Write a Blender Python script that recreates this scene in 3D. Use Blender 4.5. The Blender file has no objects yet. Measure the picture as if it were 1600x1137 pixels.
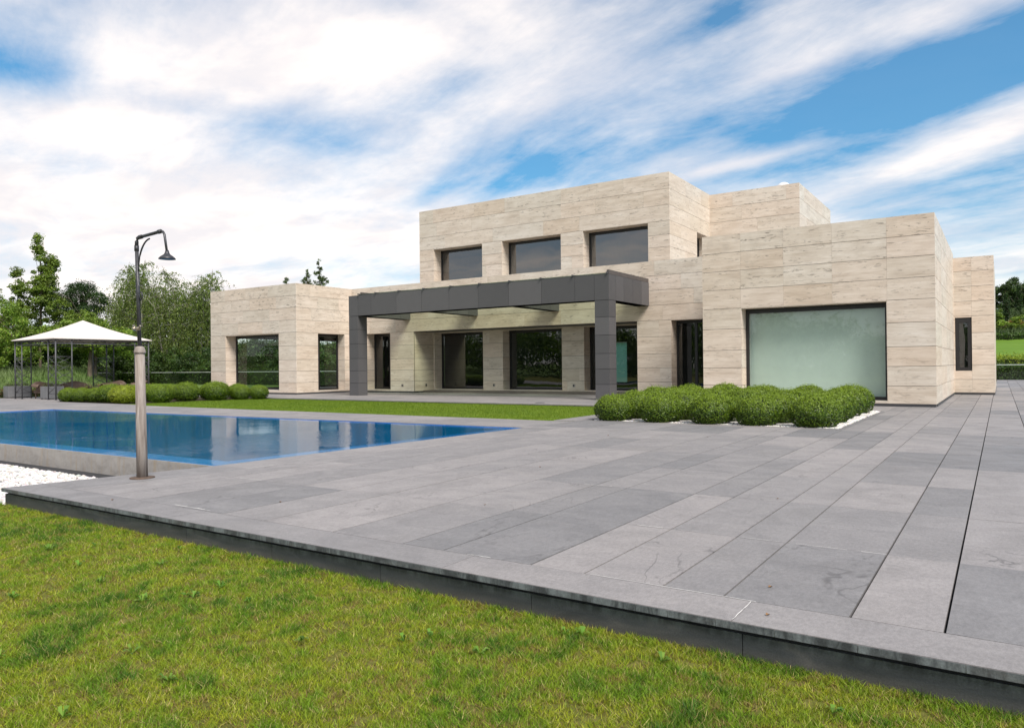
import bpy, math, random
import numpy as np
from mathutils import Matrix, Vector
R_ = math.radians
rng = np.random.default_rng(7); random.seed(7)
S = bpy.context.scene
C = S.collection

# ---------------------------------------------------------------- camera
cam_d = bpy.data.cameras.new('camera'); cam = bpy.data.objects.new('camera', cam_d); C.objects.link(cam)
right = Vector((0.833542, 0.552364, -0.010086)); down = Vector((-0.010599, -0.002263, -0.999941)); fwd = Vector((-0.552354, 0.8336, 0.003968))
M = Matrix.Identity(4)
for i in range(3):
    M[i][0] = right[i]; M[i][1] = -down[i]; M[i][2] = -fwd[i]
M.translation = (0, 0, 1.15)
cam.matrix_world = M
cam_d.sensor_width = 36; cam_d.lens = 36*1151.5/1600; cam_d.clip_end = 5000; cam_d.clip_start = 0.05
S.camera = cam
# ---------------------------------------------------------------- sun, exposure
SUN = Vector((0.72, -0.40, 0.95)).normalized()
sl = bpy.data.lights.new('sun', 'SUN'); sl.energy = 3.3; sl.angle = R_(25); sl.color = (1.0, 0.935, 0.865)
so = bpy.data.objects.new('sun', sl); C.objects.link(so)
so.rotation_euler = SUN.to_track_quat('Z', 'Y').to_euler(); so.location = (5, -5, 30)
S.view_settings.view_transform = 'Standard'; S.view_settings.look = 'None'; S.view_settings.gamma = 1
S.view_settings.exposure = 0.50
S.cycles.max_bounces = 8; S.cycles.transparent_max_bounces = 16

# ---------------------------------------------------------------- node helper
class NT:
    def __init__(s, tree): s.t = tree; s.n = tree.nodes; s.l = tree.links
    def new(s, typ, **kw):
        n = s.n.new(typ)
        for k, v in kw.items(): setattr(n, k, v)
        return n
    def put(s, sock, v):
        if isinstance(v, bpy.types.NodeSocket): s.l.new(v, sock)
        elif v is not None:
            if isinstance(v, (tuple, list)) and len(v) == 3 and sock.type == 'RGBA': v = (*v, 1)
            sock.default_value = v
    def math(s, op, a, b=None, c=None, clamp=False):
        n = s.new('ShaderNodeMath', operation=op, use_clamp=clamp)
        s.put(n.inputs[0], a)
        if b is not None: s.put(n.inputs[1], b)
        if c is not None: s.put(n.inputs[2], c)
        return n.outputs[0]
    def vmath(s, op, a, b=None):
        n = s.new('ShaderNodeVectorMath', operation=op); s.put(n.inputs[0], a)
        if b is not None: s.put(n.inputs[1], b)
        return n.outputs[0]
    def mix(s, f, a, b, blend='MIX'):
        n = s.new('ShaderNodeMix', data_type='RGBA', blend_type=blend)
        s.put(n.inputs[0], f); s.put(n.inputs[6], a); s.put(n.inputs[7], b)
        return n.outputs[2]
    def noise(s, vec, scale, detail=4, rough=0.5, dist=0, out=0):
        n = s.new('ShaderNodeTexNoise'); s.put(n.inputs['Vector'], vec)
        n.inputs['Scale'].default_value = scale; n.inputs['Detail'].default_value = detail
        n.inputs['Roughness'].default_value = rough; n.inputs['Distortion'].default_value = dist
        return n.outputs[out]
    def ramp(s, f, stops, interp='LINEAR'):
        n = s.new('ShaderNodeValToRGB'); s.put(n.inputs[0], f); cr = n.color_ramp; cr.interpolation = interp
        while len(cr.elements) < len(stops): cr.elements.new(0.5)
        for e, (p, c) in zip(cr.elements, stops):
            e.position = p; e.color = (*c, 1) if isinstance(c, tuple) else (c, c, c, 1)
        return n.outputs[0]
    def mapr(s, f, a, b, c=0.0, d=1.0, smooth=False):
        n = s.new('ShaderNodeMapRange'); n.interpolation_type = 'SMOOTHSTEP' if smooth else 'LINEAR'
        s.put(n.inputs[0], f)
        for i, v in enumerate((a, b, c, d)): n.inputs[i+1].default_value = v
        return n.outputs[0]
    def sep(s, v):
        n = s.new('ShaderNodeSeparateXYZ'); s.put(n.inputs[0], v); return n.outputs
    def comb(s, x, y, z):
        n = s.new('ShaderNodeCombineXYZ')
        for i, v in enumerate((x, y, z)): s.put(n.inputs[i], v)
        return n.outputs[0]
    def bump(s, h, strength=0.3, dist=0.01):
        n = s.new('ShaderNodeBump'); s.put(n.inputs['Height'], h)
        n.inputs['Strength'].default_value = strength; n.inputs['Distance'].default_value = dist
        return n.outputs[0]

# ---------------------------------------------------------------- world: Nishita sky with high cirrus in sky-direction space
W = bpy.data.worlds.new('World'); S.world = W; W.use_nodes = True
t = NT(W.node_tree); t.n.clear()
sky = t.new('ShaderNodeTexSky', sky_type='NISHITA'); sky.sun_disc = False
sky.sun_elevation = math.asin(SUN.z); sky.sun_rotation = math.atan2(SUN.x, SUN.y)
sky.altitude = 600; sky.air_density = 1.0; sky.dust_density = 0.4; sky.ozone_density = 2.0
gen = t.new('ShaderNodeTexCoord').outputs['Generated']
d = t.sep(gen)
zz = t.math('MAXIMUM', d[2], 0.0)
den = t.math('ADD', zz, 0.12)
px = t.math('DIVIDE', d[0], den); py = t.math('DIVIDE', d[1], den)
sa, ca = math.sin(R_(-22)), math.cos(R_(-22))
ss = t.math('ADD', t.math('MULTIPLY', px, ca), t.math('MULTIPLY', py, sa))     # along the streaks
tt = t.math('SUBTRACT', t.math('MULTIPLY', py, ca), t.math('MULTIPLY', px, sa))  # across them
warp = t.math('SUBTRACT', t.noise(t.comb(px, py, 0), 1.1, 3, 0.5, 0), 0.5)
ttw = t.math('ADD', tt, t.math('MULTIPLY', warp, 0.30)); ssw = t.math('ADD', ss, t.math('MULTIPLY', warp, -0.25))
n1 = t.noise(t.comb(t.math('MULTIPLY', ssw, 1.0), t.math('MULTIPLY', ttw, 1.6), 3.1), 1.35, 12, 0.60, 0.0)
n2 = t.noise(t.comb(t.math('MULTIPLY', ssw, 1.0), t.math('MULTIPLY', ttw, 3.3), 7.7), 2.3, 12, 0.66, 0.15)
n3 = t.noise(t.comb(px, py, 1.4), 2.6, 10, 0.62, 0.0)
def lobe(cx, cy, rx, ry, ang, amp):
    c, s_ = math.cos(R_(ang)), math.sin(R_(ang))
    dx = t.math('SUBTRACT', px, cx); dy = t.math('SUBTRACT', py, cy)
    u = t.math('DIVIDE', t.math('ADD', t.math('MULTIPLY', dx, c), t.math('MULTIPLY', dy, s_)), rx)
    v = t.math('DIVIDE', t.math('SUBTRACT', t.math('MULTIPLY', dy, c), t.math('MULTIPLY', dx, s_)), ry)
    r2 = t.math('ADD', t.math('MULTIPLY', u, u), t.math('MULTIPLY', v, v))
    return t.math('MULTIPLY', t.math('EXPONENT', t.math('MULTIPLY', r2, -1.0)), amp)
LOBES = [(-2.8, 1.4, 0.95, 0.75, 0, 0.55), (-4.4, 2.6, 2.2, 1.6, 0, 0.70), (-2.2, 2.3, 0.75, 0.5, 0, 0.38), (-1.55, 1.15, 0.75, 0.42, 10, 0.50),
         (-0.95, 1.72, 0.50, 0.30, -25, 0.34), (-0.35, 1.92, 0.40, 0.07, -13, 0.42), (0.05, 1.74, 0.35, 0.09, -14, 0.30),
         (-0.12, 2.70, 0.55, 0.15, -34, 0.55), (-0.74, 2.50, 0.22, 0.055, -8, 0.55), (0.0, 4.6, 1.4, 1.1, 0, 0.40),
         (-1.45, 2.22, 0.28, 0.13, -15, -0.62), (-1.98, 0.78, 0.24, 0.15, 25, -0.52), (-1.20, 1.52, 0.20, 0.10, -10, -0.34), (-1.78, 2.15, 0.2, 0.07, -20, -0.45), (-1.75, 2.75, 0.5, 0.10, -30, -0.42),
         (-0.12, 2.22, 0.55, 0.19, -15, -0.40), (-0.50, 1.62, 0.20, 0.07, -14, -0.36), (0.1, 1.96, 0.3, 0.10, -15, -0.28),
         (-1.72, 1.62, 0.26, 0.14, -40, -0.24), (-0.95, 2.22, 0.28, 0.10, -12, -0.26), (-0.2, 3.3, 0.5, 0.12, -20, -0.15), (-1.85, 1.22, 0.48, 0.13, 72, -0.34), (-1.1, 1.95, 0.35, 0.14, -20, -0.26)]
cov = t.math('MULTIPLY', t.mapr(py, -0.6, 0.6, 1.0, 0.0, True), 0.34)
for L in LOBES: cov = t.math('ADD', cov, lobe(*L))
dens = t.math('ADD', cov, t.math('MULTIPLY', t.math('SUBTRACT', n1, 0.5), 1.15))
dens = t.math('ADD', dens, t.math('MULTIPLY', t.math('SUBTRACT', n2, 0.5), 0.50))
dens = t.math('ADD', dens, t.math('MULTIPLY', t.math('SUBTRACT', n3, 0.5), 0.72))
mask = t.mapr(dens, -0.20, 0.74, 0.03, 1.0, False)
mask = t.math('SUBTRACT', 1.0, t.math('POWER', t.math('SUBTRACT', 1.0, mask), 1.25))
hz = t.mapr(zz, 0.0, 0.20, 1.0, 0.0, True)
mask = t.math('MAXIMUM', mask, t.math('MULTIPLY', hz, 0.88))
shade = t.noise(t.comb(px, t.math('MULTIPLY', py, 1.6), 9.0), 1.8, 5, 0.55, 0.3)
cc = t.mix(t.mapr(shade, 0.38, 0.62, 0, 1, True), (6.7, 6.45, 6.6), (8.6, 7.9, 7.45))
skyc = t.vmath('MULTIPLY', sky.outputs[0], (0.46, 1.02, 1.14))
lowk = t.mapr(zz, 0.03, 0.34, 0.72, 1.0)
skyc = t.vmath('MULTIPLY', skyc, t.comb(lowk, lowk, lowk))
cloud = t.mix(mask, skyc, cc)
bg = t.new('ShaderNodeBackground'); t.put(bg.inputs[0], cloud); bg.inputs[1].default_value = 0.1
wo = t.new('ShaderNodeOutputWorld'); t.l.new(bg.outputs[0], wo.inputs[0])

# ---------------------------------------------------------------- materials
def mat(name):
    m = bpy.data.materials.new(name); m.use_nodes = True
    t = NT(m.node_tree); b = t.n['Principled BSDF']; return m, t, b
def attr(t, name, out='Color'):
    n = t.new('ShaderNodeAttribute', attribute_name=name); return n.outputs[out]
def ocoord(t): return t.new('ShaderNodeTexCoord').outputs['Object']

def make_travertine(name, tint=(1, 1, 1)):
    m, t, b = mat(name)
    co = ocoord(t); cell = attr(t, 'cell'); ch = t.new('ShaderNodeSeparateColor'); t.put(ch.inputs[0], cell)
    tone, seed, age = ch.outputs
    off = t.comb(t.math('MULTIPLY', seed, 37.0), t.math('MULTIPLY', seed, 11.0), t.math('MULTIPLY', seed, 91.0))
    p = t.vmath('ADD', co, off)
    band = t.noise(t.vmath('MULTIPLY', p, (0.5, 0.5, 8.0)), 1.0, 6, 0.6, 0.25)
    fine = t.noise(t.vmath('MULTIPLY', p, (2.2, 2.2, 42.0)), 1.0, 6, 0.65, 0.4)
    blot = t.noise(t.vmath('MULTIPLY', p, (1.4, 1.4, 3.4)), 1.0, 4, 0.55, 0.2)
    f = t.math('ADD', t.math('MULTIPLY', band, 0.38), t.math('ADD', t.math('MULTIPLY', fine, 0.42), t.math('MULTIPLY', blot, 0.32)))
    col = t.ramp(f, [(0.34, (0.42, 0.355, 0.285)), (0.48, (0.57, 0.50, 0.425)), (0.60, (0.67, 0.605, 0.53)), (0.74, (0.76, 0.705, 0.64))])
    warm = t.mix(tone, (0.96, 0.92, 0.86), (1.04, 1.02, 1.00))
    col = t.mix(1.0, col, warm, 'MULTIPLY')
    col = t.mix(1.0, col, t.mix(seed, (1.03, 0.985, 0.955), (0.985, 1.0, 1.0)), 'MULTIPLY')
    # pores: short dark horizontal pits, gathered in drifts
    pit = t.noise(t.vmath('MULTIPLY', p, (5.5, 5.5, 26.0)), 1.0, 4, 0.62, 0.3)
    drift = t.noise(t.vmath('MULTIPLY', p, (1.3, 1.3, 8.0)), 1.0, 3, 0.5, 0.4)
    pm = t.math('MULTIPLY', t.mapr(pit, 0.555, 0.61, 0, 1), t.mapr(drift, 0.47, 0.60, 0, 1))
    pm = t.math('MULTIPLY', pm, t.mapr(age, 0, 1, 0.35, 1.0))
    col = t.mix(t.math('MULTIPLY', pm, 0.88), col, (0.13, 0.105, 0.08))
    g = t.noise(t.vmath('MULTIPLY', p, (3, 3, 3)), 1.0, 5, 0.6)
    col = t.mix(t.math('MULTIPLY', t.mapr(g, 0.52, 0.75, 0, 1), t.math('MULTIPLY', age, 0.45)), col, (0.33, 0.285, 0.235))
    col = t.mix(1.0, col, tint, 'MULTIPLY')
    t.put(b.inputs['Base Color'], col); b.inputs['Roughness'].default_value = 0.42
    b.inputs['Specular IOR Level'].default_value = 0.35
    h = t.math('SUBTRACT', t.math('MULTIPLY', fine, 0.3), pm)
    t.put(b.inputs['Normal'], t.bump(h, 0.25, 0.01))
    return m
TRAV = make_travertine('travertine')

def make_basalt(name, c0, c1, rough=0.6, vein=True, scale=1.0, blotch=0.6):
    m, t, b = mat(name)
    co = ocoord(t); ch = t.new('ShaderNodeSeparateColor'); t.put(ch.inputs[0], attr(t, 'cell')); tone, seed, age = ch.outputs
    off = t.comb(t.math('MULTIPLY', seed, 53.0), t.math('MULTIPLY', seed, 17.0), t.math('MULTIPLY', seed, 7.0))
    p = t.vmath('ADD', co, off)
    base = t.mix(tone, c0, c1)
    n = t.noise(t.vmath('MULTIPLY', p, (1.1, 1.1, 1.1)), 2.0*scale, 6, 0.6, 0.6)
    col = t.mix(t.mapr(n, 0.35, 0.68, 0, blotch), base, t.vmath('MULTIPLY', base, (0.72, 0.74, 0.76)))
    gr = t.noise(p, 170.0, 3, 0.7); col = t.mix(0.55, col, t.vmath('MULTIPLY', col, t.ramp(gr, [(0.3, 0.72), (0.7, 1.28)])))
    st = t.noise(t.vmath('MULTIPLY', p, (3.0, 14.0, 3.0)), 1.6, 4, 0.6, 0.3)
    col = t.mix(t.mapr(st, 0.45, 0.8, 0, 0.30*blotch), col, t.vmath('MULTIPLY', base, (1.5, 1.5, 1.5)))
    if vein:
        st2 = t.noise(t.vmath('MULTIPLY', co, (0.8, 0.8, 1)), 1.7, 7, 0.65, 0.5)
        col = t.mix(t.mapr(st2, 0.50, 0.68, 0, 0.30), col, (0.15, 0.142, 0.135))
        g2 = t.noise(t.vmath('MULTIPLY', p, (1.6, 0.8, 1)), 34.0, 4, 0.7); col = t.mix(0.45, col, t.vmath('MULTIPLY', col, t.ramp(g2, [(0.34, 0.74), (0.66, 1.26)])))
        w = t.noise(t.vmath('MULTIPLY', p, (1.0, 0.45, 1)), 1.5, 5, 0.5, 0.5)
        fr_ = t.math('ABSOLUTE', t.math('SUBTRACT', t.math('FRACT', t.math('MULTIPLY', w, 11.0)), 0.5))
        line = t.mapr(fr_, 0.0, 0.07, 1.0, 0.0)
        line = t.math('MULTIPLY', line, t.mapr(age, 0.35, 0.80, 0, 0.6))
        line = t.math('MULTIPLY', line, t.mapr(t.noise(p, 2.4, 5), 0.46, 0.64, 0, 1))
        col = t.mix(line, col, (0.075, 0.07, 0.07))
    t.put(b.inputs['Base Color'], col)
    t.put(b.inputs['Roughness'], t.mapr(n, 0.3, 0.7, rough-0.2*blotch, rough+0.2*blotch))
    b.inputs['Specular IOR Level'].default_value = 0.22
    t.put(b.inputs['Normal'], t.bump(t.math('ADD', gr, t.math('MULTIPLY', n, 0.6*blotch)), 0.22, 0.003))
    return m
PAVE = make_basalt('basalt_paving', (0.196, 0.190, 0.190), (0.306, 0.282, 0.272))
DARKSTONE = make_basalt('dark_basalt_cladding', (0.088, 0.086, 0.088), (0.116, 0.112, 0.114), 0.5, False, 1.0, 0.15)
PLINTH = make_basalt('dark_plinth', (0.055, 0.055, 0.06), (0.075, 0.073, 0.075), 0.5, False)

def make_skirt():
    m, t, b = mat('stained_basalt_skirt')
    co = ocoord(t); s = t.sep(co)
    streak = t.noise(t.vmath('MULTIPLY', co, (11, 11, 4)), 1.0, 7, 0.7, 0.6)
    big = t.noise(t.vmath('MULTIPLY', co, (2.2, 2.2, 9)), 1.0, 5, 0.6, 0.8)
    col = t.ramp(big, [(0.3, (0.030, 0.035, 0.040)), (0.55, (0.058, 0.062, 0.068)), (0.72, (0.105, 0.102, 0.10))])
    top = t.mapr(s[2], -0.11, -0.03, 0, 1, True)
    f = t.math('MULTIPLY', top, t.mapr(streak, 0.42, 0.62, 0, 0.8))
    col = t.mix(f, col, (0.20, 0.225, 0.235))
    low = t.mapr(s[2], -0.19, -0.11, 0.55, 0)
    col = t.mix(low, col, (0.135, 0.115, 0.09))
    gr = t.noise(co, 120.0, 3, 0.7); col = t.mix(0.5, col, t.vmath('MULTIPLY', col, t.ramp(gr, [(0.3, 0.6), (0.7, 1.4)])))
    t.put(b.inputs['Base Color'], col); b.inputs['Roughness'].default_value = 0.55
    t.put(b.inputs['Normal'], t.bump(gr, 0.3, 0.003)); return m
SKIRT = make_skirt()

def simple(name, col, rough=0.5, metal=0, nscale=0, namt=0.25, bumps=0, spec=0.5, stretch=(1, 1, 1)):
    m, t, b = mat(name)
    if nscale:
        n = t.noise(t.vmath('MULTIPLY', ocoord(t), stretch), nscale, 5, 0.6, 0.3)
        c = t.mix(t.mapr(n, 0.3, 0.7), tuple(x*(1-namt) for x in col), tuple(min(1, x*(1+namt)) for x in col))
        t.put(b.inputs['Base Color'], c)
        if bumps: t.put(b.inputs['Normal'], t.bump(n, bumps, 0.01))
    else: b.inputs['Base Color'].default_value = (*col, 1)
    b.inputs['Roughness'].default_value = rough; b.inputs['Metallic'].default_value = metal
    b.inputs['Specular IOR Level'].default_value = spec
    return m
JOINT = simple('shadow_joint_backing', (0.10, 0.085, 0.07), 0.9, nscale=3)
JOINTDARK = simple('dark_joint_backing', (0.03, 0.03, 0.032), 0.9, nscale=3)
FRAME = simple('dark_bronze_frame', (0.018, 0.017, 0.018), 0.35, nscale=4, namt=0.15)
PLASTER = simple('interior_plaster', (0.30, 0.29, 0.275), 0.9, nscale=2, namt=0.06)
PLASTERLT = simple('light_interior_plaster', (0.5, 0.49, 0.47), 0.9, nscale=2, namt=0.05)
FLOORIN = simple('interior_floor', (0.12, 0.10, 0.085), 0.5, nscale=3, namt=0.15)
ROOFM = simple('roof_gravel_felt', (0.30, 0.29, 0.28), 0.95, nscale=30, namt=0.3)
METAL = simple('dark_painted_metal', (0.065, 0.065, 0.07), 0.45, nscale=9, namt=0.2)
PIPE = simple('weathered_pipe_metal', (0.055, 0.055, 0.06), 0.42, metal=0.4, nscale=25, namt=0.4)
BRASS = simple('worn_brass', (0.35, 0.31, 0.24), 0.35, metal=0.8, nscale=20, namt=0.3)
CANVAS = simple('cream_canvas', (0.66, 0.60, 0.545), 0.85, nscale=5, namt=0.05, bumps=0.2)
WICKER = simple('brown_wicker', (0.13, 0.085, 0.06), 0.7, nscale=60, namt=0.5, bumps=0.6)
PLANTER = simple('grey_planter', (0.17, 0.17, 0.175), 0.55, nscale=4, namt=0.12)
WHITE = simple('white_gloss_plastic', (0.72, 0.73, 0.74), 0.35, nscale=4, namt=0.05)
STEEL = simple('brushed_steel', (0.32, 0.30, 0.28), 0.4, metal=0.8, nscale=30, namt=0.2)
BLIND = simple('pale_roller_blind', (0.56, 0.61, 0.56), 0.9, nscale=2.0, namt=0.04)
BARK = simple('bark', (0.11, 0.085, 0.06), 0.95, nscale=12, namt=0.5, bumps=0.6, stretch=(1, 1, 0.3))
BIRCHBARK = simple('birch_bark', (0.40, 0.37, 0.32), 0.85, nscale=7, namt=0.6, bumps=0.4, stretch=(1, 1, 3))
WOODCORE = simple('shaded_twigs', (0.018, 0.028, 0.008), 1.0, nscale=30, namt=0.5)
PEBBLE = simple('white_marble_pebbles', (0.6, 0.58, 0.55), 0.8, nscale=3.3, namt=0.12)
PEBBED = simple('white_gravel_bed', (0.45, 0.43, 0.40), 0.9, nscale=45, namt=0.45, bumps=0.8)

def make_concrete():
    m, t, b = mat('stained_pool_concrete')
    co = ocoord(t); s = t.sep(co)
    n = t.noise(t.vmath('MULTIPLY', co, (3, 3, 5)), 1.5, 6, 0.6, 0.5)
    col = t.ramp(n, [(0.3, (0.26, 0.24, 0.22)), (0.7, (0.40, 0.375, 0.35))])
    st = t.noise(t.vmath('MULTIPLY', co, (9, 9, 0.8)), 1.2, 4, 0.6, 0.2)
    col = t.mix(t.mapr(st, 0.52, 0.72, 0, 0.6), col, (0.33, 0.235, 0.13))
    lo = t.math('ADD', t.mapr(s[2], -0.50, -0.32, 1, 0, True), t.math('MULTIPLY', t.math('SUBTRACT', n, 0.5), 0.6), clamp=True)
    col = t.mix(t.math('MULTIPLY', lo, 0.8), col, (0.095, 0.08, 0.065))
    gr = t.noise(co, 90.0, 3, 0.7)
    col = t.mix(0.5, col, t.vmath('MULTIPLY', col, t.ramp(gr, [(0.3, 0.75), (0.7, 1.25)])))
    t.put(b.inputs['Base Color'], col); b.inputs['Roughness'].default_value = 0.8
    t.put(b.inputs['Normal'], t.bump(gr, 0.4, 0.004)); return m
CONC = make_concrete()

def make_wood():
    m, t, b = mat('weathered_grey_wood')
    co = ocoord(t)
    g = t.noise(t.vmath('MULTIPLY', co, (34, 34, 2.4)), 1.0, 7, 0.65, 0.9)
    big = t.noise(t.vmath('MULTIPLY', co, (6, 6, 2)), 1.0, 4, 0.6, 0.5)
    col = t.ramp(g, [(0.28, (0.11, 0.088, 0.075)), (0.48, (0.25, 0.21, 0.185)), (0.7, (0.43, 0.385, 0.35))])
    col = t.mix(t.mapr(big, 0.35, 0.7, 0, 0.5), col, (0.29, 0.235, 0.195))
    t.put(b.inputs['Base Color'], col); b.inputs['Roughness'].default_value = 0.85
    t.put(b.inputs['Normal'], t.bump(g, 0.6, 0.006)); return m
WOOD = make_wood()

def schlick(t, f0, nrm=None):
    g = t.new('ShaderNodeNewGeometry'); dt = t.new('ShaderNodeVectorMath', operation='DOT_PRODUCT')
    t.put(dt.inputs[0], nrm if nrm is not None else g.outputs['Normal']); t.put(dt.inputs[1], g.outputs['Incoming'])
    c = t.math('ABSOLUTE', dt.outputs['Value']); p = t.math('POWER', t.math('SUBTRACT', 1.0, c, clamp=True), 5.0)
    return t.math('ADD', t.math('MULTIPLY', p, 1-f0), f0)
def make_glass(name, tint, ior=1.75, rough=0.0, gloss=(1, 1, 1)):
    m = bpy.data.materials.new(name); m.use_nodes = True; t = NT(m.node_tree); t.n.clear()
    fac = schlick(t, ((ior-1)/(ior+1))**2)
    tr = t.new('ShaderNodeBsdfTransparent'); tr.inputs[0].default_value = (*tint, 1)
    gl = t.new('ShaderNodeBsdfGlossy'); gl.inputs['Roughness'].default_value = rough; gl.inputs['Color'].default_value = (*gloss, 1)
    mx = t.new('ShaderNodeMixShader'); t.l.new(fac, mx.inputs[0]); t.l.new(tr.outputs[0], mx.inputs[1]); t.l.new(gl.outputs[0], mx.inputs[2])
    wv = t.noise(ocoord(t), 0.55, 2, 0.5); t.put(gl.inputs['Normal'], t.bump(wv, 0.05, 0.1))
    o = t.new('ShaderNodeOutputMaterial'); t.l.new(mx.outputs[0], o.inputs[0]); return m
GLASS = make_glass('window_glass', (0.42, 0.46, 0.45), 1.9)
GLASSCLEAR = make_glass('clear_window_glass', (0.80, 0.85, 0.83), 1.5)
GLASSUP = make_glass('upper_window_glass', (0.45, 0.48, 0.48), 2.35)
GREENGLASS = make_glass('green_tinted_glass', (0.92, 0.99, 0.95), 1.75, 0.02)
ROOFGLASS = make_glass('green_roof_glass', (0.73, 0.84, 0.67), 1.5)
RAILGLASS = make_glass('clear_balustrade_glass', (0.86, 0.93, 0.90), 1.45)

def make_water():
    m = bpy.data.materials.new('pool_water'); m.use_nodes = True; t = NT(m.node_tree); t.n.clear()
    co = ocoord(t)
    r1 = t.noise(t.vmath('MULTIPLY', co, (1, 1, 1)), 1.1, 3, 0.5, 0.3)
    r2 = t.noise(t.vmath('MULTIPLY', co, (1, 1, 1)), 9.0, 3, 0.6, 0.6)
    patch = t.mapr(t.noise(co, 0.28, 3, 0.5, 0.8), 0.44, 0.62, 0.12, 1.0, True)
    h = t.math('ADD', t.math('MULTIPLY', r1, 0.35), t.math('MULTIPLY', t.math('MULTIPLY', r2, patch), 0.50))
    nb = t.bump(h, 0.085, 0.1)
    fac = schlick(t, 0.02, nb)
    tr = t.new('ShaderNodeBsdfTransparent'); tr.inputs[0].default_value = (0.32, 0.88, 1.0, 1)
    gl = t.new('ShaderNodeBsdfGlossy'); gl.inputs['Roughness'].default_value = 0.035; t.put(gl.inputs['Normal'], nb)
    mx = t.new('ShaderNodeMixShader'); t.l.new(t.math('MULTIPLY', fac, 0.85), mx.inputs[0]); t.l.new(tr.outputs[0], mx.inputs[1]); t.l.new(gl.outputs[0], mx.inputs[2])
    o = t.new('ShaderNodeOutputMaterial'); t.l.new(mx.outputs[0], o.inputs[0]); return m
WATER = make_water()

def make_tile(name, c0, c1):
    m, t, b = mat(name)
    co = ocoord(t)
    br = t.new('ShaderNodeTexBrick'); t.put(br.inputs['Vector'], co); br.inputs['Scale'].default_value = 1.0; br.offset = 0
    for k, v in (('Brick Width', 0.05), ('Row Height', 0.05), ('Mortar Size', 0.004)): br.inputs[k].default_value = v
    br.inputs['Color1'].default_value = (*c0, 1); br.inputs['Color2'].default_value = (*c1, 1); br.inputs['Mortar'].default_value = (*[x*0.8 for x in c1], 1)
    n = t.noise(co, 0.35, 4, 0.6)
    t.put(b.inputs['Base Color'], t.mix(t.mapr(n, 0.4, 0.65, 0, 0.5), br.outputs[0], (c0[0]*1.2, c0[1]*1.45, c0[2]*1.2)))
    b.inputs['Roughness'].default_value = 0.3; return m
TILE = make_tile('blue_pool_mosaic', (0.001, 0.205, 0.35), (0.002, 0.235, 0.39))
TILEL = make_tile('pale_blue_ledge_mosaic', (0.09, 0.20, 0.48), (0.12, 0.25, 0.55))

def make_leaf(name, transl=0.35, rough=0.5):
    m = bpy.data.materials.new(name); m.use_nodes = True; t = NT(m.node_tree); t.n.clear()
    c = attr(t, 'col')
    p = t.new('ShaderNodeBsdfPrincipled'); t.put(p.inputs['Base Color'], c); p.inputs['Roughness'].default_value = rough
    p.inputs['Specular IOR Level'].default_value = 0.35
    tl = t.new('ShaderNodeBsdfTranslucent'); t.put(tl.inputs[0], t.vmath('MULTIPLY', c, (1.25, 1.35, 0.7)))
    mx = t.new('ShaderNodeMixShader'); mx.inputs[0].default_value = transl
    t.l.new(p.outputs[0], mx.inputs[1]); t.l.new(tl.outputs[0], mx.inputs[2])
    o = t.new('ShaderNodeOutputMaterial'); t.l.new(mx.outputs[0], o.inputs[0]); return m
BUSHLEAF = make_leaf('box_leaves', 0.18, 0.45); LEAF = make_leaf('foliage_leaves'); GRASSM = make_leaf('grass_blades', 0.3, 0.6)

def make_ground(name, cols, sc):
    m, t, b = mat(name); co = ocoord(t)
    n = t.noise(co, sc, 6, 0.62, 0.4); n2 = t.noise(co, sc*9, 5, 0.65)
    f = t.math('ADD', t.math('MULTIPLY', n, 0.55), t.math('MULTIPLY', n2, 0.45))
    t.put(b.inputs['Base Color'], t.ramp(f, [(0.35, cols[0]), (0.5, cols[1]), (0.64, cols[2])]))
    b.inputs['Roughness'].default_value = 0.95; b.inputs['Specular IOR Level'].default_value = 0.15
    t.put(b.inputs['Normal'], t.bump(n2, 0.5, 0.02)); return m
TURF = make_ground('turf_soil', [(0.075, 0.075, 0.018), (0.12, 0.125, 0.025), (0.17, 0.155, 0.045)], 2.2)
STRIPTURF = make_ground('bright_turf', [(0.10, 0.15, 0.012), (0.145, 0.205, 0.018), (0.19, 0.245, 0.03)], 1.1)
HILLM = make_ground('meadow_ground', [(0.06, 0.10, 0.025), (0.10, 0.155, 0.035), (0.15, 0.20, 0.055)], 0.25)
FARLAWN = make_ground('far_lawn', [(0.085, 0.16, 0.015), (0.11, 0.20, 0.02), (0.14, 0.23, 0.03)], 0.3)
SOIL = make_ground('bed_soil', [(0.03, 0.025, 0.015), (0.05, 0.042, 0.025), (0.07, 0.06, 0.035)], 4)

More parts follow.
